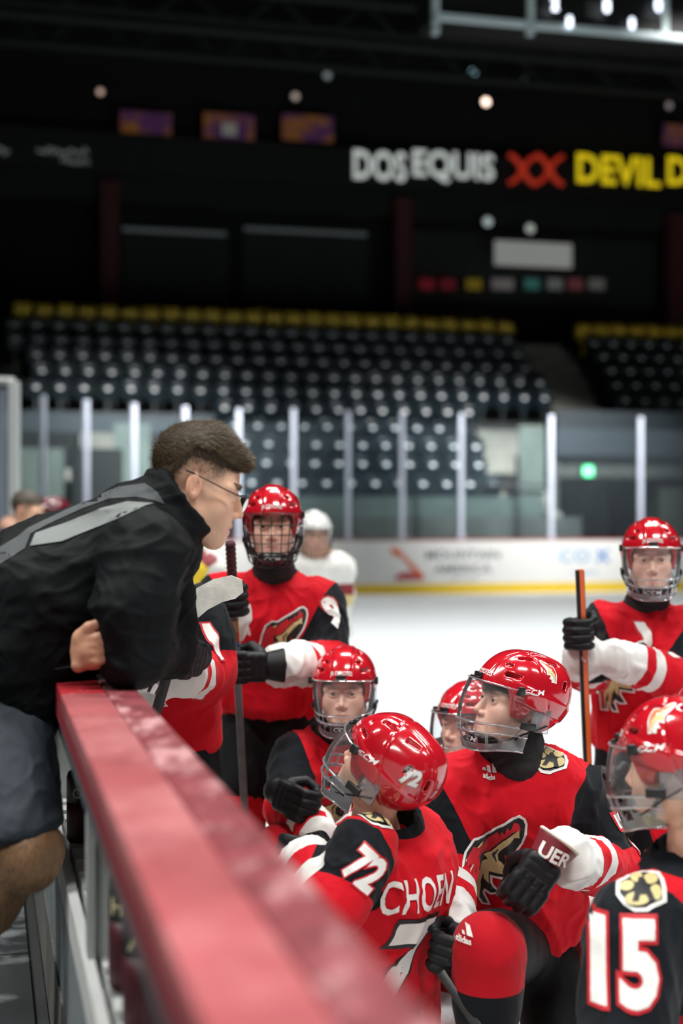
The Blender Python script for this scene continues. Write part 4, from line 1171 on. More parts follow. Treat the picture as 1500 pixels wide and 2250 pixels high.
def stick_obj(p0, p1, label, shaft=M_BLKP, tape=0., tapecol=None, blade=None, r=(.0105, .0085), stripes=None):
    """p0 = butt end, p1 = other end"""
    p0 = np.array(p0); p1 = np.array(p1); d = nrm(p1 - p0); L = np.linalg.norm(p1 - p0)
    o = empty('hockey_stick', tuple(p1), label, 'hockey stick')
    x = nrm(np.cross(d, (0, 1, 0))); y = np.cross(d, x)
    mb = MB(); mb.box((p0 + p1) / 2, (r[0], r[1], L / 2), [x, y, d], bev=.003); mb.build('shaft', shaft, o, True)
    if tape: mb = MB(); mb.tube([p0 + d * t for t in np.linspace(-.004, tape, 30)], [.0135 + .0012 * (i % 3) for i in range(30)], 8); mb.build('grip_tape', tapecol, o, True)
    if stripes:
        for a, b, c in stripes: mb = MB(); mb.box(p0 + d * (a + b) / 2, (r[0] + .0008, r[1] + .0008, (b - a) / 2), [x, y, d]); mb.build('shaft_print', c, o)
    return o

def kid(P):
    """P: dict of world-space joints"""
    g = P.get; R = frame(g('face'), g('up', (0, 0, 1))); hs = g('hs', .88); hp = np.array(g('head')); hM = M4(R, hp, hs)
    N = np.array(g('neck')); PE = np.array(g('pelvis')); TF = nrm(g('tf')); U = nrm(N - PE); X = nrm(np.cross(TF, U)); TFo = np.cross(U, X); RT = np.stack([X, TFo, U], 1)
    # X = cross(front, up) -> subject's right
    sw = g('sw', .15); arms = {}
    for side, sg in (('R', 1), ('L', -1)):
        sh, el, wr = g('arm' + side); sh = np.array(sh) if sh is not None else N - U * .045 + X * sw * sg; arms[side] = (sh, np.array(el), np.array(wr))
    ground = g('root')
    ch = [(PE, N - U * .13, .09, .085), (N - U * .12, hp - R[:, 2] * .10 - R[:, 1] * .03, .052, .050)]
    for sd in 'RL': sh, el, wr = arms[sd]; ch += [(sh, el, .045, .036), (el, wr, .034, .026)]
    for lg in g('legs', []): ch += [(lg[0], lg[1], .07, .05), (lg[1], lg[2], .045, .035)]
    root = build_body('person', ground, hM, g('style', 'kid'), ch, g('label')); eyes(root, hM, g('look', (0, 1, 0)))
    # ---- jersey
    vox = g('vox', .0068); s = SDF(vox); TL = np.linalg.norm(N - PE); tors = []
    mid = (N + PE) / 2
    dT = g('depth', .115); wT = g('width', .185)
    tors.append((ECYL(PE + U * (TL * .42) - U * .05, wT, dT, TL * .52, RT, .05, g('flare', .10)), .0))
    tors.append((EL(N - U * .13, (sw + .045, dT + .012, .135), RT), .06))
    tors.append((RC(N - U * .075 + X * (sw - .02), N - U * .075 - X * (sw - .02), .062, .062), .05))
    tors.append((RC(N - U * .05, N - U * .005, .085, .062), .045))
    for p in tors: s.u(*p)
    av = []
    ar = g('ar', (.074, .068, .062, .060))
    for sd in 'RL':
        sh, el, wr = arms[sd]; d1 = nrm(el - sh); d2 = nrm(wr - el)
        a = [RC(sh, el, ar[0], ar[1]), RC(el, wr, ar[2], ar[3])]; s.u(a[0], .045); s.u(a[1], .02)
        av.append((sh, el, wr, a))
    # open neck
    s.sub(RC(N + U * .004 - TFo * .0, N + U * .10 + TFo * .02, .056, .080), .006)
    # round off the sleeve ends
    V, Q = s.run(); V = relax(V, Q, 1, .3)
    fb = np.full(len(V), 1.0); fw = np.full(len(V), 1.0)
    dt = np.min([p[0][0](V) for p in tors], axis=0)
    dall = [np.minimum(a_[3][0][0](V), a_[3][1][0](V)) for a_ in av]; dt0 = dt
    for ii, ((sh, el, wr, a), sg) in enumerate(zip(av, (1, -1))):
        da = dall[ii]; dt = np.minimum(dt0, dall[1 - ii] + .03)
        L2 = np.linalg.norm(wr - el); L1 = np.linalg.norm(el - sh); d1 = (el - sh) / L1; d2 = (wr - el) / L2
        lower = a[1][0](V) < a[0][0](V) - .004
        t2 = (V - el) @ d2; sfw = L2 - t2                    # distance before the wrist along the forearm
        t1 = (V - sh) @ d1
        on2 = (a[1][0](V) - a[0][0](V))                      # negative on the forearm
        cu = g('cuffw', .085)
        stripe = np.maximum(np.minimum(sfw - cu, np.abs(sfw - (cu + .055)) - .019), np.maximum(on2 - .01, da - dt - .03))
        fw = np.minimum(fw, stripe)
        n1 = nrm(d1 * g('capd', .55) + X * sg * 1.0)
        cap = -((V - sh) @ n1 - g('capo', .008)); 
        blk = np.maximum.reduce([cap, t1 - (L1 - g('blke', .035)), da - dt - g('blkw', .045)])
        blk = np.maximum(blk, -on2 - .02)
        fb = np.minimum(fb, blk)
    # dark collar ring
    dn = (V - N) @ U; rr = np.linalg.norm((V - N) - dn[:, None] * U, axis=1)
    fb = np.minimum(fb, np.maximum(rr - g('colr', .073), -(dn + .02)))
    ang = cloth_disp(V, Q, g('fold', .010) * 1.5, g('fs', (7, 7, 4.5)), g('seed', 0.))
    ang = cloth_disp(ang, Q, g('fold', .010) * .75, (17, 17, 9), g('seed', 0.) + 5)
    me = mesh_np('jersey', ang, Q, M_JER); setattr_f(me, 'fb', fb); setattr_f(me, 'fw', fw)
    jer = link('jersey', me, root); bvh = make_bvh(me)
    # ---- black neck guard
    mb = SDF(.006); nk = hp - R[:, 2] * .095 * hs / .88 - R[:, 1] * .028
    g0 = hp + R @ np.array([0, -.030, -.092]) * hs; mb.u(RC(N - U * .01, g0, .060, .062), 0); mb.u(RC(g0, hp + R @ np.array([0, -.040, -.146]) * hs, .062, .060), .01); mb.u(RC(N - U * .02, N - U * .005, .070, .068), .02); v, q = mb.run(); v = cloth_disp(v, q, .004, (20, 20, 45)); link('neck_guard', mesh_np('neck_guard', v, q, mat('neck_cloth', (.012, .013, .015), .85, bump=(500, .3, .001))), root) if g('guard', True) else None
    # ---- trousers and socks
    for lg in [1] if g('legs') else []:
        s = SDF(.009); s.u(EL(PE - U * .03, (wT - .045, dT - .03, .10), RT), 0)
        for hip, kn, an in g('legs'): s.u(RC(hip, np.array(kn) - nrm(np.array(kn) - hip) * .07, .084, .086), .05)
        v, q = s.run(); v = cloth_disp(v, q, .009, (8, 8, 6), 3.3); link('pants', mesh_np('pants', v, q, M_PANT), root)
    for hip, kn, an in g('legs', []):
        s = SDF(.008); kn = np.array(kn); an = np.array(an); dk = nrm(an - kn)
        th_ = nrm(kn - np.array(hip)); s.u(RC(kn - th_ * .045, kn + dk * .01, .078, .078), 0); s.u(RC(kn, kn + dk * .11, .076, .070), .02); s.u(RC(kn + dk * .08, an, .070, .052), .03); v, q = s.run(); v = cloth_disp(v, q, .005, (10, 10, 7), 1.3)
        t = (v - kn) @ dk; fb_ = np.abs(t - g('band', .165)) - .038; fw_ = np.minimum(np.abs(t - .285) - .02, 1)
        me = mesh_np('sock', v, q, M_SOCK); setattr_f(me, 'fb', fb_); setattr_f(me, 'fw', fw_); sk = link('sock', me, root)
        if g('socklogo') and kn is g('legs')[0][1] or g('socklogo') and np.allclose(kn, g('legs')[0][1]):
            m = decal(tri_logo(.040), W(*g('socklogo')), (1, 0, -.03), (0.02, 0, 1), make_bvh(me), lift=.0012, grid=.006); put_decal('sock_logo', m, sk)
        # skate
        ft = nrm(np.array(g('footdir', TFo)) * np.array([1, 1, 0])) if g('foot', True) else None
        if ft is not None:
            sd = np.cross(ft, (0, 0, 1)); zb = an[2]
            s = SDF(.006); s.u(RC(an + np.array([0, 0, -.0]), an + ft * .01 - np.array([0, 0, .05]), .046, .042), 0); s.u(RC(an - np.array([0, 0, .055]) - ft * .03, an - np.array([0, 0, .062]) + ft * .13, .036, .034), .02)
            v, q = s.run(); sk = link('skate_boot', mesh_np('skate', v, q, M_BLKP), root)
            mb = MB(); c0 = an - np.array([0, 0, .115]) + ft * .05; mb.box(c0, (.12, .006, .012), [ft, sd, np.array([0, 0, 1.])]); mb.box(c0 + np.array([0, 0, .018]) - ft * .07, (.025, .012, .022), [ft, sd, np.array([0, 0, 1.])]); mb.box(c0 + np.array([0, 0, .018]) + ft * .07, (.025, .012, .022), [ft, sd, np.array([0, 0, 1.])]); mb.build('skate_blade', M_ALU, root)
    # ---- helmet and gloves
    hm = helmet_set(root, M4(R, hp, hs), g('kind', 'visor'), g('hnum'))
    for (pos, axis, wrist, sg) in g('gloves', []):
        # axis = grip direction (thumb end), wrist = direction from hand towards the wrist
        z = nrm(axis); x = -nrm(wrist); x = nrm(x - (x @ z) * z); y = np.cross(z, x); Mg = M4(np.stack([x, y, z], 1), pos, .92)
        gl = attach('glove', GLOVE[sg][0], root, Mg)
        cm = GLOVE[sg][1]
        if g('maroon'): cm = cm.copy(); cm.materials.clear(); cm.materials.append(M_GCUFF)
        if g('nocuff'): continue
        c = sub_local('cuff', cm, gl)
        if g('maroon'): c['label'] = 'maroon glove cuff'; sub_local('cuff_trim', GLOVE[sg][2], gl)
    P.update(root_o=root, jersey=jer, bvh=bvh, RT=RT, U=U, X=X, TF=TFo, helmet=hm, arms=arms)
    return P
def front_decal(K, layers, at, name='emblem', tilt=0., up=None, side=1):
    """artwork on the chest seen from the front; 'at' world point"""
    Uv = -K['X'] * side; N = K['TF'] * side; Vv = K['U']
    if tilt: c, s = math.cos(tilt), math.sin(tilt); Uv, Vv = Uv * c + Vv * s, Vv * c - Uv * s
    return put_decal(name, decal(layers, np.array(at) + N * .02, Uv, Vv, K['bvh'], lift=.0028, grid=.006, reach=.03, back=.25), K['jersey'])
def view_decal(K, layers, at, Uv, Vv, name, reach=.12, back=.2, grid=.0075):
    return put_decal(name, decal(layers, at, Uv, Vv, K['bvh'], lift=.0028, grid=.006, reach=reach, back=back), K['jersey'])
# ================================================================ THE PLAYERS
v3 = lambda *a: np.array(a, float)
# ---- kneeling player in focus
hip = W(1200, 2010, 3.62); C = kid(dict(
    root=(.42, 3.75, 0), label='kneeling player in sharp focus gazing up left through a clear visor, knee raised', hs=.90,
    head=W(1130, 1551, 3.46), face=(-.90, -.36, .20), up=(.12, 0, 1), look=(-.1, 1, .12),
    neck=W(1116, 1652, 3.50), pelvis=W(1128, 1990, 3.64), tf=(-.16, -1, 0), sw=.145, width=.180, depth=.115,
    armR=(W(985, 1752, 3.50), W(985, 1915, 3.44), W(985, 2045, 3.24)),
    armL=(W(1268, 1745, 3.56), W(1345, 1915, 3.50), W(1245, 1885, 3.20)),
    legs=[(W(1135, 2085, 3.60), W(1072, 2085, 3.10), W(1060, 2520, 3.12)), (W(1200, 2120, 3.66), W(1235, 2420, 3.45), W(1330, 2440, 3.85))],
    gloves=[(W(1152, 1950, 3.12), (-.8, .1, .6), (.55, .15, .8), -1), (W(978, 2085, 3.14), (.2, -.1, 1), (.0, .6, .75), -1)],
    socklogo=(1022, 2072, 3.0), band=.118, maroon=1, cuffw=.09, fold=.011, seed=2.0, capo=.0, vox=.006,
    hnum=[(([(*poly2d([(-x * .060, y * .060) for x, y in E_OUT], .002), M_WHT), (*poly2d([(-x * .060, y * .060) for x, y in E_RED1]), M_PRED), (*poly2d([(-x * .060, y * .060) for x, y in E_GOLD1]), M_GOLD)], (-.67, -.17, .64), (0, .2, .96)), dict(rot=-.35), 'emblem')]))
front_decal(C, emblem(.235), W(1095, 1925, 3.40), 'emblem', 0.0)
front_decal(C, tri_logo(.034), W(1073, 1716, 3.40), 'chest_logo')
view_decal(C, paw(.078), W(1254, 1668, 3.40) + v3(.02, -.02, .10), nrm((.86, .10, -.42)), nrm((-.1, .75, .6)), 'shoulder_paw', reach=.1)
view_decal(C, number('7', .13), C['arms']['L'][0] * .42 + C['arms']['L'][1] * .58 + v3(.11, -.02, 0), nrm((.3, 1, 0)), v3(0, 0, 1), 'sleeve_number')
# glove lettering
V_, F_ = text2d('UER', .030, 1.1, .04)
# ---- player 72 seen from behind left
H72 = kid(dict(
    root=(.13, 3.35, 0), label='kneeling player with 72 on the helmet and back, turned away beside the board', hs=.87, style='kid2',
    head=W(842, 1694, 3.13), face=(-.72, .47, .50), up=(.10, -.05, 1), guard=False,
    neck=W(858, 1812, 3.16), pelvis=W(838, 2215, 3.30), tf=(-.80, .60, 0), sw=.125, width=.150, depth=.12,
    armL=(W(800, 1868, 3.00), W(735, 1990, 2.93), W(672, 1902, 3.02)),
    armR=(W(905, 1862, 3.32), W(868, 1990, 3.38), W(790, 1990, 3.40)),
    legs=[(W(840, 2240, 3.20), W(700, 2300, 3.30), W(760, 2700, 3.30)), (W(870, 2240, 3.36), W(780, 2600, 3.40), W(920, 2640, 3.25))],
    gloves=[(W(655, 1885, 3.10), (.2, .2, 1), (.8, -.3, -.5), -1)], fold=.011, seed=5.0, capo=-.005, cuffw=.0, vox=.006, style_=0,
    hnum=[(([(*text2d('72', .038, .85, .09, .15), M_GREY), (*text2d('72', .038, .85, .05, .15), M_WHT)], (-.67, -.76, .26), (0, .5, .86)), dict(rot=-.35), 'number')]))
bu = -H72['TF']
back = lambda px, py: W(px, py, 3.10)
Ub = nrm((.50, .86, -.02)); 
view_decal(H72, [(*text2d('CHOEN', .074, .50, .018, 0, 1.12), M_WHT)], back(918, 1940) + bu * .10, Ub, v3(.03, .0, 1), 'name_lettering', .2, .35)
view_decal(H72, [(*text2d('7', .24, .62, .06), M_NAVY), (*text2d('7', .24, .62, .03), M_WHT)], back(912, 2118) + bu * .10, Ub, v3(.03, 0, 1), 'back_number', .2, .35)
view_decal(H72, number('72', .070), W(800, 1915, 2.80), nrm((.72, -.15, -.62)), nrm((.55, .1, .7)), 'sleeve_number', .06, .35)
view_decal(H72, paw(.075), W(823, 1797, 3.02), nrm((.86, .1, -.42)), nrm((.2, .55, .6)), 'shoulder_paw', .08, .25)
# ---- boy looking at the camera, kneeling behind
KM = kid(dict(
    root=(.0, 4.25, 0), label='kneeling player facing the camera with a clear guard and black chin cup', hs=.88,
    head=W(757, 1522, 4.12), face=(-.10, -1, -.02), look=(-.1, 1, .02), neck=W(738, 1618, 4.16), pelvis=W(726, 1880, 4.25), tf=(-.15, -1, 0), sw=.14, width=.165,
    armR=(W(655, 1668, 4.10), W(632, 1775, 4.00), W(690, 1830, 3.85)), armL=(None, W(840, 1780, 4.1), W(770, 1850, 3.9)),
    legs=[(W(680, 1880, 4.2), W(620, 1870, 3.88), W(625, 2120, 3.9)), (W(760, 1900, 4.2), W(800, 2140, 4.1), W(880, 2150, 4.4))],
    nocuff=1, gloves=[(W(668, 1765, 3.86), (.3, 0, 1), (-.5, .3, -.6), 1)], fold=.009, seed=8., capo=-.02, cuffw=-.02))
front_decal(KM, emblem(.20), W(738, 1790, 4.06), 'emblem'); front_decal(KM, tri_logo(.034, False), W(718, 1640, 4.0), 'chest_logo')
# ---- standing player 92
K92 = kid(dict(
    root=(-.20, 4.65, 0), label='standing player with a black wire cage and 92 on the helmet, holding a stick', kind='cage', hs=.88,
    head=W(599, 1160, 4.42), face=(.02, -1, -.03), look=(0, 1, 0), neck=W(603, 1262, 4.50), pelvis=W(590, 1508, 4.55), tf=(.02, -1, 0), sw=.165, width=.175, flare=.12,
    armR=(W(483, 1318, 4.48), W(472, 1430, 4.42), W(505, 1345, 4.24)), armL=(W(712, 1330, 4.48), W(722, 1452, 4.38), W(622, 1462, 4.16)),
    legs=[(W(540, 1580, 4.55), W(530, 1775, 4.50), W(528, 2020, 4.55)), (W(645, 1580, 4.55), W(648, 1775, 4.50), W(655, 2020, 4.55))],
    gloves=[(W(512, 1318, 4.12), (-.05, -.05, 1), (-.5, .5, -.6), 1), (W(527, 1462, 4.06), (.0, -.05, 1), (.95, .12, .05), -1)], fold=.011, seed=11., cuffw=.085, capo=.0,
    hnum=[(([(*text2d('92', .028, 1.0, .07), M_WHT)], (0, .8, 1), (0, 0, 1)), dict(), 'number')]))
front_decal(K92, emblem(.205), W(630, 1412, 4.40), 'emblem'); front_decal(K92, tri_logo(.036, False), W(601, 1268, 4.3), 'chest_logo')
view_decal(K92, number('9', .085), W(748, 1345, 4.36), nrm((.75, .6, 0)), v3(0, 0, 1), 'sleeve_number', .15, .2)
# ---- standing player 10
K10 = kid(dict(
    root=(1.02, 4.70, 0), label='standing player with 10 on the helmet holding an orange edged stick at right', hs=.88,
    head=W(1430, 1232, 4.46), face=(-.16, -1, -.04), look=(-.1, 1, 0), neck=W(1418, 1332, 4.52), pelvis=W(1415, 1592, 4.58), tf=(-.22, -1, 0), sw=.155, width=.165, flare=.12,
    armR=(W(1330, 1375, 4.50), W(1290, 1478, 4.46), W(1282, 1440, 4.26)), armL=(W(1512, 1385, 4.45), W(1490, 1495, 4.36), W(1345, 1448, 4.26)),
    legs=[(W(1365, 1650, 4.58), W(1355, 1840, 4.54), W(1350, 2000, 4.6)), (W(1465, 1650, 4.58), W(1465, 1840, 4.54), W(1470, 2000, 4.6))],
    gloves=[(W(1278, 1392, 4.20), (-.03, 0, 1), (.35, .6, -.3), 1), (W(1312, 1462, 4.36), (-.2, 0, 1), (.9, -.3, .1), -1)], fold=.011, seed=14., cuffw=.085,
    hnum=[(([(*text2d('10', .028, 1.0, .07), M_WHT)], (0, .8, 1), (0, 0, 1)), dict(), 'number')]))
front_decal(K10, emblem(.22), W(1378, 1490, 4.43), 'emblem'); front_decal(K10, tri_logo(.036, False), W(1388, 1338, 4.3), 'chest_logo')
view_decal(K10, number('1', .085), W(1497, 1412, 4.3), nrm((.8, .6, 0)), v3(.1, 0, 1), 'sleeve_number', .15, .2)
# ---- player 15 close on the right
K15 = kid(dict(
    root=(.66, 2.80, 0), label='nearest player at the right edge with 15 on the black sleeve, seen from the side', hs=.90, style='kid2',
    head=W(1487, 1688, 2.70), face=(-.80, .58, -.08), up=(.05, 0, 1), guard=False, colr=.115, neck=W(1512, 1868, 2.72), pelvis=W(1520, 2330, 2.78), tf=(-.80, .55, 0), sw=.15, width=.17,
    armL=(W(1395, 2030, 2.60), W(1372, 2290, 2.52), W(1300, 2440, 2.62)), armR=(None, W(1560, 2200, 2.95), W(1450, 2300, 3.0)), ar=(.088, .078, .066, .062),
    legs=[(W(1480, 2350, 2.74), W(1330, 2330, 2.95), W(1320, 2700, 3.0)), (W(1560, 2350, 2.85), W(1540, 2700, 2.9), W(1640, 2740, 2.7))],
    gloves=[], fold=.009, seed=17., capo=-.03, blke=-.08, vox=.006,
    hnum=[(([(*poly2d([(x * .07, y * .07) for x, y in E_OUT], .002), M_WHT), (*poly2d([(x * .07, y * .07) for x, y in E_RED1]), M_ORNG), (*poly2d([(x * .07, y * .07) for x, y in E_GOLD1]), M_GOLD)], (-.70, .05, .70), (0, -.1, 1)), dict(rot=.2), 'emblem')]))
view_decal(K15, number('15', .135), W(1365, 2148, 2.40), nrm((1, -.15, 0)), v3(0, 0, 1), 'sleeve_number', .1, .35)
view_decal(K15, paw(.085), W(1396, 1936, 2.42) + v3(0, 0, .03), nrm((1, -.2, .12)), nrm((-.1, .5, .85)), 'shoulder_paw', .1, .35)
# ---- player beside the coach, head hidden
KL = kid(dict(
    root=(-.42, 3.75, 0), label='player directly behind the coach with the face hidden, striped sleeve raised on a stick', hs=.84, style='kid2',
    head=W(345, 1232, 3.72), face=(-.35, -.9, .1), neck=W(378, 1322, 3.72), pelvis=W(385, 1590, 3.80), tf=(-.3, -1, 0), sw=.10, width=.125, depth=.10,
    armL=(W(425, 1355, 3.72), W(458, 1478, 3.68), W(398, 1480, 3.46)), armR=(W(320, 1365, 3.7), W(300, 1470, 3.6), W(330, 1500, 3.45)),
    legs=[(W(350, 1620, 3.8), W(345, 1830, 3.75), W(345, 2200, 3.8)), (W(412, 1620, 3.8), W(415, 1830, 3.75), W(415, 2200, 3.8))],
    nocuff=1, gloves=[(W(383, 1440, 3.33), (.25, 0, 1), (.25, .95, -.25), -1)], fold=.010, seed=20., cuffw=.015, capo=.0))
front_decal(KL, emblem(.20), W(350, 1500, 3.6), 'emblem'); view_decal(KL, number('1', .085), W(478, 1408, 3.62), nrm((.5, .85, 0)), v3(0, 0, 1), 'sleeve_number', .15, .2)
# ---- player hidden behind the one in focus
KH = kid(dict(
    root=(.40, 4.4, 0), label='player mostly hidden behind the focused player, only guard and helmet front showing', hs=.86, style='kid',
    head=W(1030, 1594, 4.18), face=(-.72, -.68, .0), neck=W(985, 1690, 4.22), pelvis=W(960, 1950, 4.32), tf=(-.5, -.85, 0), sw=.13, width=.15,
    armL=(None, W(1090, 1820, 4.2), W(1060, 1950, 4.0)), armR=(W(925, 1730, 4.2), W(930, 1850, 4.15), W(900, 1950, 4.0)),
    legs=[(W(930, 1980, 4.3), W(905, 1990, 4.05), W(910, 2180, 4.1)), (W(1000, 1980, 4.3), W(1010, 2170, 4.3), W(1060, 2175, 4.5))], gloves=[], seed=23.))
# ---- two players behind number 15
KR = kid(dict(
    root=(.96, 4.0, 0), label='player almost hidden behind the nearest helmet, red helmet edge at the right margin', hs=.86, style='kid',
    head=W(1560, 1590, 3.86), face=(-.9, -.4, 0), neck=W(1545, 1690, 3.9), pelvis=W(1500, 2000, 3.95), tf=(-.7, -.7, 0), sw=.14, width=.16,
    armL=(None, W(1560, 1900, 3.8), W(1480, 2000, 3.7)), armR=(W(1460, 1770, 3.95), W(1400, 1930, 3.95), W(1318, 1985, 3.85)),
    legs=[(W(1460, 2050, 3.9), W(1330, 2060, 3.75), W(1310, 2280, 3.8)), (W(1530, 2050, 3.95), W(1520, 2270, 3.95), W(1600, 2280, 4.1))], gloves=[(W(1335, 1725, 3.9), (0, 0, 1), (.6, .3, .4), 1)], seed=26.))

# sticks
M_TWHT = mat('tape_dirty_white', (.88, .87, .80), .8, var=(35, .25), bump=(150, .4, .002)); M_TMAR = mat('tape_maroon', (.07, .012, .016), .8, var=(60, .6)); M_SHG = mat('shaft_grey', (.16, .18, .19), .35, var=(40, .3))
M_SHO = mat('shaft_orange', (.75, .13, .02), .3)
d92 = nrm(W(536, 1760, 4.30) - W(506, 1196, 4.06))
stick_obj(W(506, 1194, 4.06), W(506, 1194, 4.06) + d92 * 1.17, 'upright grey stick with a maroon taped top held by the player in wire cage', M_SHG, .13, M_TMAR,
          stripes=[(.235, .27, M_GOLD), (.27, .30, M_ORNG), (.30, .315, M_BLUE), (.315, .36, M_GOLD)])
p0 = W(1273, 1252, 4.18); p1 = W(1290, 1668, 4.24); p1 = p0 + (p1 - p0) * 1.95
o = stick_obj(p0, p1, 'straight black and orange stick held upright by the standing player at right', M_BLKP, r=(.0125, .010))
d = nrm(p1 - p0); x = nrm(np.cross(d, (0, 1, 0))); mb = MB(); mb.box((p0 + p1) / 2 - x * .004 * np.sign(x[0]) * -1 + v3(0, -.0005, 0), (.0065, .0108, np.linalg.norm(p1 - p0) / 2 + .0005), [x, np.cross(d, x), d]); mb.build('orange_face', M_SHO, o)
# taped blade held up beside the coach
sh0 = W(340, 1575, 3.36); sh1 = W(400, 1372, 3.30)
o = stick_obj(sh0 + (sh0 - sh1) * 1.0, sh1, 'upside down black stick beside the coach, its worn white taped blade raised', M_BLKP, r=(.012, .0095))
pts = [(392, 1378), (410, 1348), (440, 1318), (478, 1298), (512, 1290), (532, 1288)]
C1 = [W(a, b, 3.30 - .0 * i) for i, (a, b) in enumerate(pts)]
mb = MB(); V = []
wd = [16, 24, 27, 27, 26, 14]
for i, c in enumerate(C1):
    t = nrm(C1[min(i + 1, 5)] - C1[max(i - 1, 0)]); nn = nrm(np.cross(t, (0, 1, 0))); 
    if nn[2] < 0: nn = -nn
    w2 = wd[i] * 3.3 / FPX
    for a, b in ((-1, -1), (1, -1), (1, 1), (-1, 1)): V.append(c + nn * w2 * a + v3(0, .0045 * b + .012 * (i / 5) ** 2, 0))
mb.add(V, [(i * 4 + k, i * 4 + (k + 1) % 4, (i + 1) * 4 + (k + 1) % 4, (i + 1) * 4 + k) for i in range(5) for k in range(4)] + [(0, 3, 2, 1), (20, 21, 22, 23)])
bl = mb.build('blade', M_TWHT, o, True); auto_smooth(bl.data, 35)
mb = MB(); mb.tube([W(388, 1392, 3.30), W(404, 1362, 3.30)], .022, 8, r2=.6); mb.build('blade_heel', M_BLKP, o, True)
# stick lying across below the focused player
stick_obj(W(968, 2135, 3.10), W(1100, 2330, 3.0), 'dark stick slanting down below the glove of the focused player', M_BLKP)
stick_obj(W(345, 1515, 3.28), W(232, 1478, 3.16), 'black and white banded stick end poking out under the elbow of the coach', M_BLKP, stripes=[(.01, .025, M_WHT), (.035, .05, M_WHT), (.06, .075, M_WHT)])

# glove lettering for the focused player
gl = [c for c in C['root_o'].children if c.name.startswith('glove')][0]; cu = [c for c in gl.children if c.name.startswith('cuff') and 'trim' not in c.name][0]
Mc = root_world(cu); bm = bmesh.new(); bm.from_mesh(cu.data); bm.transform(Mc); tmp = bpy.data.meshes.new('tmp'); bm.to_mesh(tmp); bm.free()
ax_ = np.array(Mc.to_3x3().col[0]); ax_ /= np.linalg.norm(ax_); upv = nrm(np.cross((0, -1, 0), ax_)); 
cen = np.array(Mc @ Vector((-.108, .018, 0)))
me = decal([(*text2d('UER', .032, .9, .03), M_WHT)], cen + v3(.0, -.10, .0), nrm((.80, .0, -.42)), nrm((.42, 0, .80)), make_bvh(tmp), lift=.0015, grid=.006, reach=.1, back=.2)
if me:
    lo_ = link('cuff_lettering', me, gl)
bpy.data.meshes.remove(tmp)
# ================================================================ THE COACH
M_JKT = mat('jacket_black', (.0035, .0048, .0058), .7, bump=(220, .25, .0012), spec=.14)
M_JKG = mat('jacket_charcoal', (.050, .060, .064), .75, bump=(180, .35, .0015), var=(25, .25))
M_MESH = mat('jacket_grey_mesh', (.17, .19, .185), .6, bump=(900, .6, .0015), var=(3, .25))
M_SHRT = mat('shorts_slate', (.019, .029, .040), .75, bump=(260, .25, .001))
hF = nrm((.915, .17, -.365)); hR = frame(hF, (.37, 0, .93)); hpos = W(433, 1066, 2.98); CS = .955; hM = M4(hR, hpos, CS)
N = W(318, 1165, 2.96)
ch = [(W(40, 1430, 2.93), W(300, 1215, 2.96), .11, .10), (W(330, 1160, 2.96), W(392, 1110, 2.97), .062, .060),
      (W(318, 1225, 2.80), W(296, 1425, 2.79), .05, .045), (W(340, 1225, 3.14), W(355, 1420, 3.12), .05, .045),
      (W(0, 1560, 2.90), W(58, 1850, 2.74), .085, .058), (W(0, 1560, 3.1), W(-60, 1850, 3.05), .085, .058), (W(-60, 1850, 3.05), W(-340, 2145, 3.25), .055, .04)]
coach = build_body('person', (-.78, 2.9, .222), hM, 'adult', ch, 'coach in a black jacket and glasses leaning on the red board to talk')
eyes(coach, hM, (0, 1, -.15))
# bare lower leg
s = SDF(.005); kn = W(62, 1868, 2.74); an = W(-250, 2262, 2.95)
s.u(RC(W(40, 1810, 2.77), kn, .058, .060), 0); s.u(RC(kn + v3(.012, -.01, 0), kn + v3(.012, -.01, -.03), .050, .045), .03); s.u(RC(kn, an, .056, .036), .03); s.u(EL(W(-28, 1960, 2.79), (.062, .06, .085)), .04)
v, q = s.run(); lm = mesh_np('leg', v, q, mat_skin('skin_leg', .5)); n_ = vnoise(v * 60) * .5 + vnoise(v * 25)
cl = np.array([.36, .20, .105])[None] * (1 + .16 * n_[:, None]); setattr_c(lm, 'Col', cl); leg = link('bare_leg', lm, coach); leg['label'] = 'bare hairy lower leg'
hair_strands('leg_hair', v, vnormals(v, q), 9000, .011, .00022, (-.25, 0, -1), mat('leg_hair', (.03, .018, .01), .6), coach, seed=5, lift=.28, curl=.35)
mb = SDF(.007); mb.u(RC(an - v3(0, 0, .02), an - v3(.0, 0, .06), .05, .05), 0); mb.u(RC(an - v3(0, 0, .07), an + v3(.16, 0, -.10), .045, .04), .02); v, q = mb.run(); link('shoe', mesh_np('shoe', v, q, M_BLKP), coach)
an2 = W(-340, 2145, 3.25); mb = SDF(.007); mb.u(RC(an2, an2 - v3(.0, 0, .05), .05, .05), 0); mb.u(RC(an2 - v3(0, 0, .05), an2 + v3(.16, 0, -.06), .045, .04), .02); v, q = mb.run(); link('shoe', mesh_np('shoe', v, q, M_BLKP), coach)
# shorts
s = SDF(.006); s.u(RC(W(-10, 1560, 2.92), W(38, 1832, 2.76), .112, .088), 0); s.u(EL(W(-20, 1540, 2.98), (.15, .17, .12)), .05); s.u(RC(W(-60, 1580, 3.08), W(-90, 1830, 3.04), .11, .09), .04)
s.cut(lambda P: -(P[..., 2] - (CAMZ - (1846 - HOR) / FPX * 2.7) - (P[..., 0] + .62) * .22), .004)
v, q = s.run(); v = relax(v, q, 1, .3); v = cloth_disp(v, q, .008, (9, 9, 6), 4.); v = cloth_disp(v, q, .004, (22, 22, 14), 8.); link('shorts', mesh_np('shorts', v, q, M_SHRT), coach)
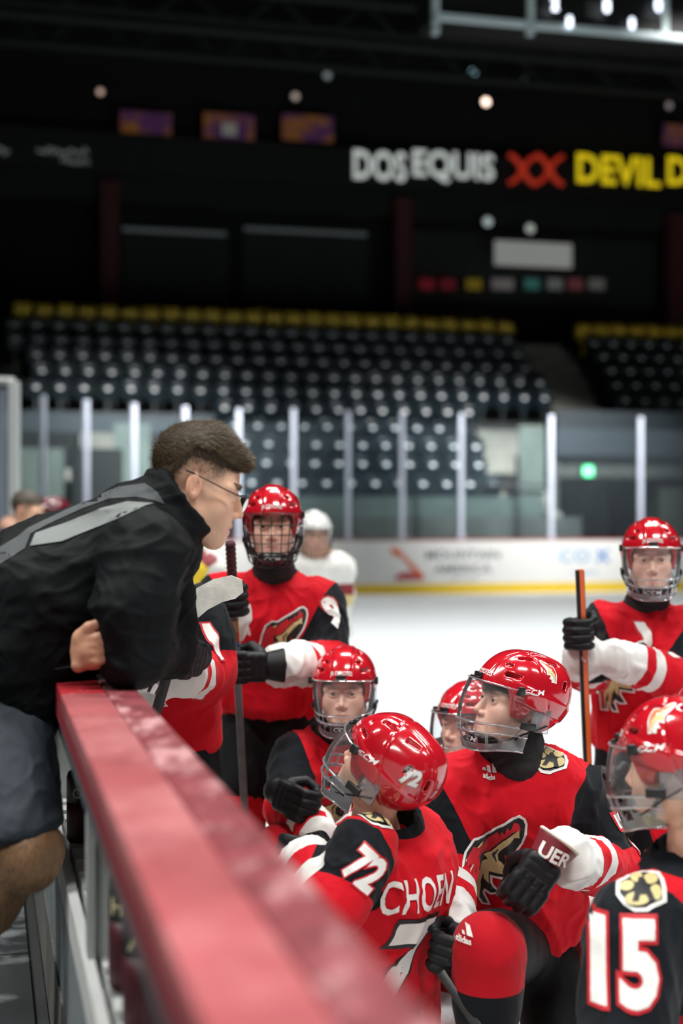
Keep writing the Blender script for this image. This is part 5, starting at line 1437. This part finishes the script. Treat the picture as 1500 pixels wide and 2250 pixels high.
# jacket
s = SDF(.0055)
s.u(RC(W(300, 1200, 2.98), W(110, 1322, 2.96), .130, .160), 0)
s.u(RC(W(110, 1322, 2.96), W(30, 1450, 2.94), .160, .150), .05)
s.u(RC(W(30, 1440, 2.93), W(32, 1530, 2.93), .125, .092), .05)
s.u(RC(W(345, 1150, 2.97), W(375, 1125, 2.98), .092, .086), .04)
jt = list(s.ops)
s.u(RC(W(318, 1212, 2.82), W(298, 1330, 2.76), .090, .078), .05); s.u(RC(W(298, 1330, 2.76), W(296, 1432, 2.77), .074, .067), .03)
s.u(RC(W(296, 1430, 2.77), W(330, 1422, 3.02), .066, .055), .03)
s.u(RC(W(345, 1225, 3.12), W(372, 1425, 3.12), .08, .062), .04); s.u(RC(W(365, 1428, 3.12), W(252, 1436, 2.80), .060, .040), .02)
# collar
cax = nrm((.80, .05, .60)); cc = W(378, 1122, 2.975)
def collar(P, r0, r1, hl):
    q = P - cc; t = q @ cax; r = np.sqrt(np.maximum((q * q).sum(-1) - t * t, 0)); return np.maximum(np.abs(r - (r0 + r1) / 2) - (r1 - r0) / 2, np.abs(t) - hl)
s.u((lambda P: collar(P, .074, .088, .040), cc - .14, cc + .14), .012)
s.sub((lambda P: collar(P, -.2, .070, .30) if 0 else np.maximum(np.sqrt(np.maximum((((P - cc) ** 2).sum(-1) - ((P - cc) @ cax) ** 2), 0)) - .073, -((P - cc) @ cax + .03)), cc - .16, cc + .16), .004)
v, q = s.run(); v = relax(v, q, 1, .3)
v = cloth_disp(v, q, .013, (5, 5, 7), 2.); v = cloth_disp(v, q, .007, (13, 13, 18), 6.)
jm = mesh_np('jacket', v, q, M_JKT); jkt = link('jacket', jm, coach); jb = make_bvh(jm)
def px_decal(name, layers_px, d, target, parent, grid=.008, lift=.002):
    L = []
    for pts, m in layers_px: L.append((*poly2d([((x - 750) * d / FPX, -(y - HOR) * d / FPX) for x, y in pts]), m))
    me = decal(L, (0, d, CAMZ), (1, 0, 0), (0, 0, 1), target, lift=lift, grid=grid, eye=(0, 0, CAMZ), reach=.6, back=1.2, step=.001, maxe=14)
    return put_decal(name, me, parent)
px_decal('shoulder_yoke', [([(-5, 1205), (40, 1178), (62, 1160), (150, 1118), (240, 1078), (262, 1070), (318, 1062), (345, 1080), (362, 1108), (338, 1100), (300, 1092), (240, 1096), (180, 1118), (110, 1150), (68, 1172), (55, 1205), (0, 1240)], M_JKG)], 2.8, jb, jkt)
px_decal('grey_mesh_panel', [([(78, 1172), (140, 1150), (220, 1118), (280, 1102), (338, 1106), (318, 1112), (260, 1140), (200, 1164), (135, 1190), (66, 1200)], M_MESH)], 2.8, jb, jkt, lift=.003)
mb = MB()
mb.tube([W(a, b, 2.77) for a, b in ((70, 1168), (110, 1148), (180, 1116), (240, 1093), (300, 1089), (338, 1097), (360, 1108))], .004, 6)
# hand: the left hand tucked past the right arm
s = SDF(.0028); D = 2.745
HW = lambda a, b, dd=0: W(a, b, D + dd)
s.u(RC(HW(238, 1440, .04), HW(205, 1430), .027, .032), 0)
s.u(EL(HW(196, 1424), (.036, .022, .040)), .015)
s.u(RC(HW(180, 1440), HW(172, 1462, -.01), .020, .014), .01)
s.u(RC(HW(178, 1400, -.005), HW(196, 1380, -.015), .0150, .0125), .012); s.u(RC(HW(196, 1380, -.015), HW(214, 1371, -.02), .0120, .0105), .004)
for i, (a, b, c, e) in enumerate(((205, 1455, 236, 1446), (204, 1437, 240, 1424), (204, 1420, 240, 1404), (206, 1405, 238, 1388))):
    s.u(RC(HW(a - 16, b, -.012), HW(a + 8, b - 3, -.026), .0115, .0105), .005); s.u(RC(HW(a + 8, b - 3, -.026), HW(c, e, -.018), .0105, .0092), .003)
v, q = s.run(); v = relax(v, q, 1, .4); hmz = mesh_np('hand', v, q, M_SKIN); setattr_c(hmz, 'Col', np.array([.50, .26, .165])[None] * (1 + .08 * vnoise(v * 70)[:, None])); link('hand', hmz, coach)
# hair
s = SDF(.003)
s.u(EL((0, -.018, .047), (.0768, .099, .089)), 0); s.u(BX((0, .030, .108), (.042, .052, .018), np.array(Matrix.Rotation(-.40, 3, 'X')), .018), .035); s.u(EL((0, .080, .083), (.044, .018, .014)), .02)
def hcut(P):
    x, y, z = np.abs(P[..., 0]), P[..., 1], P[..., 2]
    line = .074 - .010 * sstep(.02, .07, y) - .105 * sstep(-.030, -.095, y) + .010 * vnoise(P * 70)
    return line - z
s.cut(hcut, .014)
s.sub(EL((0, -.014, .030), (.072, .090, .080)), .002)
v, q = s.run(); v = relax(v, q, 1, .3); Nn = vnormals(v, q)
hc = attach('hair', mesh_np('hair', v, q, M_HAIR), coach, hM); hc['label'] = 'short brown hair brushed forward'
M_HAIRL = mat('hair_lit_brown', (.095, .062, .030), .45, spec=.4)  # lighter strand colour paints in the light on top of the hair
hair_strands('hair_strands', v, Nn, 16000, .013, .00035, (0, 1, .1), M_HAIRL, hc, seed=2, lift=.45, curl=.30, world=False)
hv, hq = HEAD; hn = vnormals(hv, hq); yy, zz, xx = hv[:, 1], hv[:, 2], np.abs(hv[:, 0])
line = .030 + .045 * sstep(.02, .075, yy) - .075 * sstep(-.03, -.085, yy)
mk = (zz > line) & (yy < .066) & (xx < .082)
hair_strands('stubble', hv, hn, 15000, .0040, .00022, (0, .4, -1), M_HAIR, hc, mask=mk, seed=3, lift=.6, curl=.4, world=False)
mk2 = (np.abs(zz - (.076 - .105 * sstep(-.030, -.095, yy))) < .016) & (yy < .070) & (xx < .085)
hair_strands('edge_hair', hv, hn, 11000, .011, .0003, (0, .45, -.8), M_HAIR, hc, mask=mk2, seed=6, lift=.35, curl=.35, world=False)
eb = (np.abs(xx - .034) < .019) & (np.abs(zz - .028) < .005) & (yy > .05)
hair_strands('eyebrow', hv, hn, 500, .007, .0003, (0, .2, .3), M_HAIR, hc, mask=eb, seed=4, lift=.4, curl=.3, world=False)
# glasses
g_ = attach('glasses', None, coach, hM); g_['label'] = 'thin dark framed glasses'
mb = MB()
for sx in (-1, 1):
    mb.tube([(sx * .082, -.022, .022), (sx * .081, .02, .018), (sx * .076, .06, .014), (sx * .066, .104, .012)], .0019, 6, r2=.8)
    mb.tube([(sx * .084, -.040, .022), (sx * .082, -.018, .022)], .0024, 6)
    mb.tube([(sx * .066, .104, .013), (sx * .040, .113, .018), (sx * .012, .114, .012), (0, .116, .012)], .0014, 6)
mb2 = mb.mesh('frame', M_BLKP, True); sub_local('frame', mb2, g_)
mb = MB()
for sx in (-1, 1):
    pts = [(sx * (.038 + .024 * math.cos(a)), .111 - .006 * math.cos(a), -.002 + .0165 * math.sin(a)) for a in [2 * math.pi * i / 20 for i in range(20)]]
    mb.add(pts, [tuple(range(20))]); mb.tube(pts, .0006, 5, closed=True)
sub_local('lenses', mb.mesh('lenses', mat_clear('lens_clear', (.95, .97, .97), .45, .02, .06), True), g_)
# smartphone pocket seam on the jacket
mb = MB(); pts = [W(a, b, 2.765) for a, b in ((22, 1498), (45, 1512), (70, 1516), (92, 1500), (108, 1470))]
# seam kept as thin piping
o_ = decal([(*poly2d([(0, 0), (.11, 0), (.11, .002), (0, .002)]), M_JKG)], W(40, 1512, 2.5), (1, 0, .1), (0, 0, 1), jb, reach=.3, back=.8, lift=.001); put_decal('pocket_seam', o_, jkt)

# ================================================================ BACKGROUND FIGURES
def extra(root, head, face, neck, pelvis, tf, arms, label, jersey_mat, helmet=None, legs=None, sw=.15, width=.17, hs=.9, style='kid', zones=False, hair=True):
    R = frame(face); hMx = M4(R, head, hs); N = np.array(neck); PE = np.array(pelvis); U = nrm(N - PE); X = nrm(np.cross(nrm(tf), U)); T = np.cross(U, X); RT = np.stack([X, T, U], 1)
    chn = [(PE, N, .10, .09), (N, head - R[:, 2] * .08, .05, .05)]
    for sh, el, wr in arms: chn += [(sh, el, .045, .036), (el, wr, .034, .028)]
    for a, b, c in (legs or []): chn += [(a, b, .07, .05), (b, c, .05, .04)]
    r = build_body('person', root, hMx, style, chn, label); eyes(r, hMx)
    s = SDF(.010); TL = np.linalg.norm(N - PE); s.u(ECYL(PE + U * TL * .4, width, .12, TL * .55, RT, .05, .1), 0); s.u(RC(N - U * .07 + X * sw, N - U * .07 - X * sw, .07, .07), .05); s.u(RC(N - U * .04, N, .08, .065), .04)
    for sh, el, wr in arms: s.u(RC(sh, el, .072, .065), .04); s.u(RC(el, wr, .064, .056), .02)
    v, q = s.run(); v = cloth_disp(v, q, .01, (7, 7, 5), 1.); me = mesh_np('jersey', v, q, jersey_mat); 
    j = link('jacket' if hair and helmet is None else 'jersey', me, r)
    if legs:
        s = SDF(.011); s.u(EL(PE, (.15, .12, .12), RT), 0)
        for a, b, c in legs: s.u(RC(a, b, .10, .085), .04)
        v, q = s.run(); link('pants', mesh_np('pants', v, q, M_PANT), r)
        for a, b, c in legs:
            s = SDF(.011); s.u(RC(b, c, .075, .058), 0); v, q = s.run(); link('sock', mesh_np('sock', v, q, jersey_mat), r)
            mb = SDF(.009); f = nrm(np.array(tf) * v3(1, 1, 0)); mb.u(RC(c - v3(0, 0, .03), c - v3(0, 0, .06) + f * .12, .045, .036), 0); v, q = mb.run(); link('skate_boot', mesh_np('skate', v, q, M_BLKP), r)
            mb = MB(); mb.box(c - v3(0, 0, .115) + f * .05, (.12, .006, .012), [f, np.cross(f, (0, 0, 1)), v3(0, 0, 1)]); mb.build('skate_blade', M_ALU, r)
    if helmet:
        h2 = HELM.copy(); h2.materials.clear(); h2.materials.append(helmet); hm = attach('helmet', h2, r, hMx); sub_local('wire_cage', CAGE, hm); sub_local('foam_liner', LINER, hm)
    elif hair:
        s = SDF(.004); s.u(EL((0, -.018, .044), (.082, .100, .090)), 0); s.cut(lambda P: (.062 - .10 * sstep(.0, -.08, P[..., 1])) - P[..., 2], .004); v, q = s.run()
        attach('hair', mesh_np('hair', v, q, mat('hair_greyish', (.08, .065, .05), .6)), r, hMx)
    return r, j, make_bvh(me)
M_WJ = mat('jersey_white', (.72, .72, .70), .8, bump=(300, .2, .001)); M_WH = mat('helmet_white', (.75, .75, .74), .2, coat=1.0); M_MH = mat('helmet_maroon', (.14, .012, .025), .2, coat=1.0); M_DJ = mat('coat_navy', (.012, .018, .028), .7)
# distant white goalie behind the 92 player
D = 7.6; k = lambda a, b, dd=0: W(a, b, D + dd)
gy = 1.0
r, j, b = extra(tuple(k(700, 1148) * v3(1, 1, 0)), k(690, 1178), (.2, -1, -.1), k(694, 1218), k(690, 1385), (.2, -1, 0), [(k(640, 1245), k(625, 1310), k(640, 1350)), (k(738, 1245), k(752, 1305), k(745, 1330))],
      'blurred distant player in white with a white mask behind the wire cage player', M_WJ, M_WH, [(k(670, 1400), k(665, 1540), k(662, 1670)), (k(715, 1400), k(722, 1540), k(728, 1670))], .15, .19)
put_decal('sleeve_patch', decal([(*poly2d([(-.05, -.04), (.05, -.04), (.05, .03), (-.05, .03)]), M_MAR), (*poly2d([(-.05, -.09), (.06, -.09), (.05, -.03), (-.04, -.03)]), M_GOLD)], k(757, 1300, -.3), (1, 0, 0), (0, 0, 1), b, reach=.3, back=.6), j)
gst = empty('hockey_stick', tuple(k(764, 1310)), 'yellow edged goalie stick paddle behind the shoulder of the wire cage player', 'hockey stick')
mb = MB(); mb.box(k(764, 1290), (.016, .01, .07), bev=.004); mb.build('paddle', mat('paddle_yellow', (.75, .55, .03), .5), gst)
# distant white player left of 92
D = 6.6
r, j, b = extra(tuple(k(440, 1148) * v3(1, 1, 0)), k(404, 1178), (-.5, -.8, -.1), k(410, 1225), k(432, 1400), (-.4, -.9, 0), [(k(455, 1245), k(470, 1310), k(450, 1370)), (k(375, 1250), k(360, 1310), k(380, 1360))],
      'blurred player in white with a maroon and yellow crest beside the chin of the coach', M_WJ, M_MH, [(k(420, 1420), k(425, 1580), k(430, 1760)), (k(455, 1420), k(460, 1580), k(462, 1760))], .12, .14)
put_decal('crest', decal([(*poly2d([(-.005, -.02), (.075, .035), (.045, .115), (-.02, .08)]), M_MAR), (*poly2d([(-.09, -.005), (-.03, .055), (.035, .0), (.0, -.075), (-.06, -.06)]), mat('crest_yellow', (.80, .58, .03), .6))], k(433, 1253, -.3), (1, 0, 0), (0, 0, 1), b, reach=.3, back=.7), j)
# distant coach and helmeted player on the left
D = 8.6
extra(tuple(k(20, 1148) * v3(1, 1, 0) + v3(0, 0, .205)), k(60, 1124), (.93, -.2, -.3), k(28, 1165), k(-20, 1330), (.8, -.4, 0), [(k(25, 1190), k(40, 1270), k(80, 1290)), (k(0, 1190), k(-20, 1260), k(20, 1290))],
      'blurred man in a dark coat at the far left looking down', M_DJ, None, None, .16, .19, .98, 'adult')
D = 9.0
extra(tuple(k(115, 1148) * v3(1, 1, 0)), k(112, 1138), (-.6, -.7, 0), k(118, 1172), k(122, 1320), (-.5, -.8, 0), [(k(85, 1195), k(75, 1250), k(85, 1290)), (k(150, 1195), k(160, 1250), k(150, 1290))],
      'blurred player in a maroon helmet facing the man in the dark coat', M_WJ, M_MH, [(k(105, 1330), k(104, 1450), k(104, 1590)), (k(138, 1330), k(140, 1450), k(142, 1590))], .14, .16)
# fringe of the focused player and a few others
hv, hq = HEAD; hn = vnormals(hv, hq)
for K, n in ((C, 1500), (KM, 500), (K92, 400)):
    mk = (hv[:, 2] > .044) & (hv[:, 2] < .062) & (hv[:, 1] > .02) & (np.abs(hv[:, 0]) > (.0 if K is C else .03))
    hm_ = K['helmet']
    hair_strands('fringe', hv * 1.01, hn, n, .030 if K is C else .02, .0006, (.25, .2, -1), M_HAIRK, hm_, mask=mk, seed=8, lift=.12, curl=.25, world=False)
    mk = (np.abs(hv[:, 0]) > .066) & (hv[:, 1] > .005) & (hv[:, 1] < .035) & (hv[:, 2] > -.01) & (hv[:, 2] < .05)
    hair_strands('side_hair', hv * 1.01, hn, n // 2, .032, .0006, (0, .1, -1), M_HAIRK, hm_, mask=mk, seed=9, lift=.10, curl=.25, world=False)
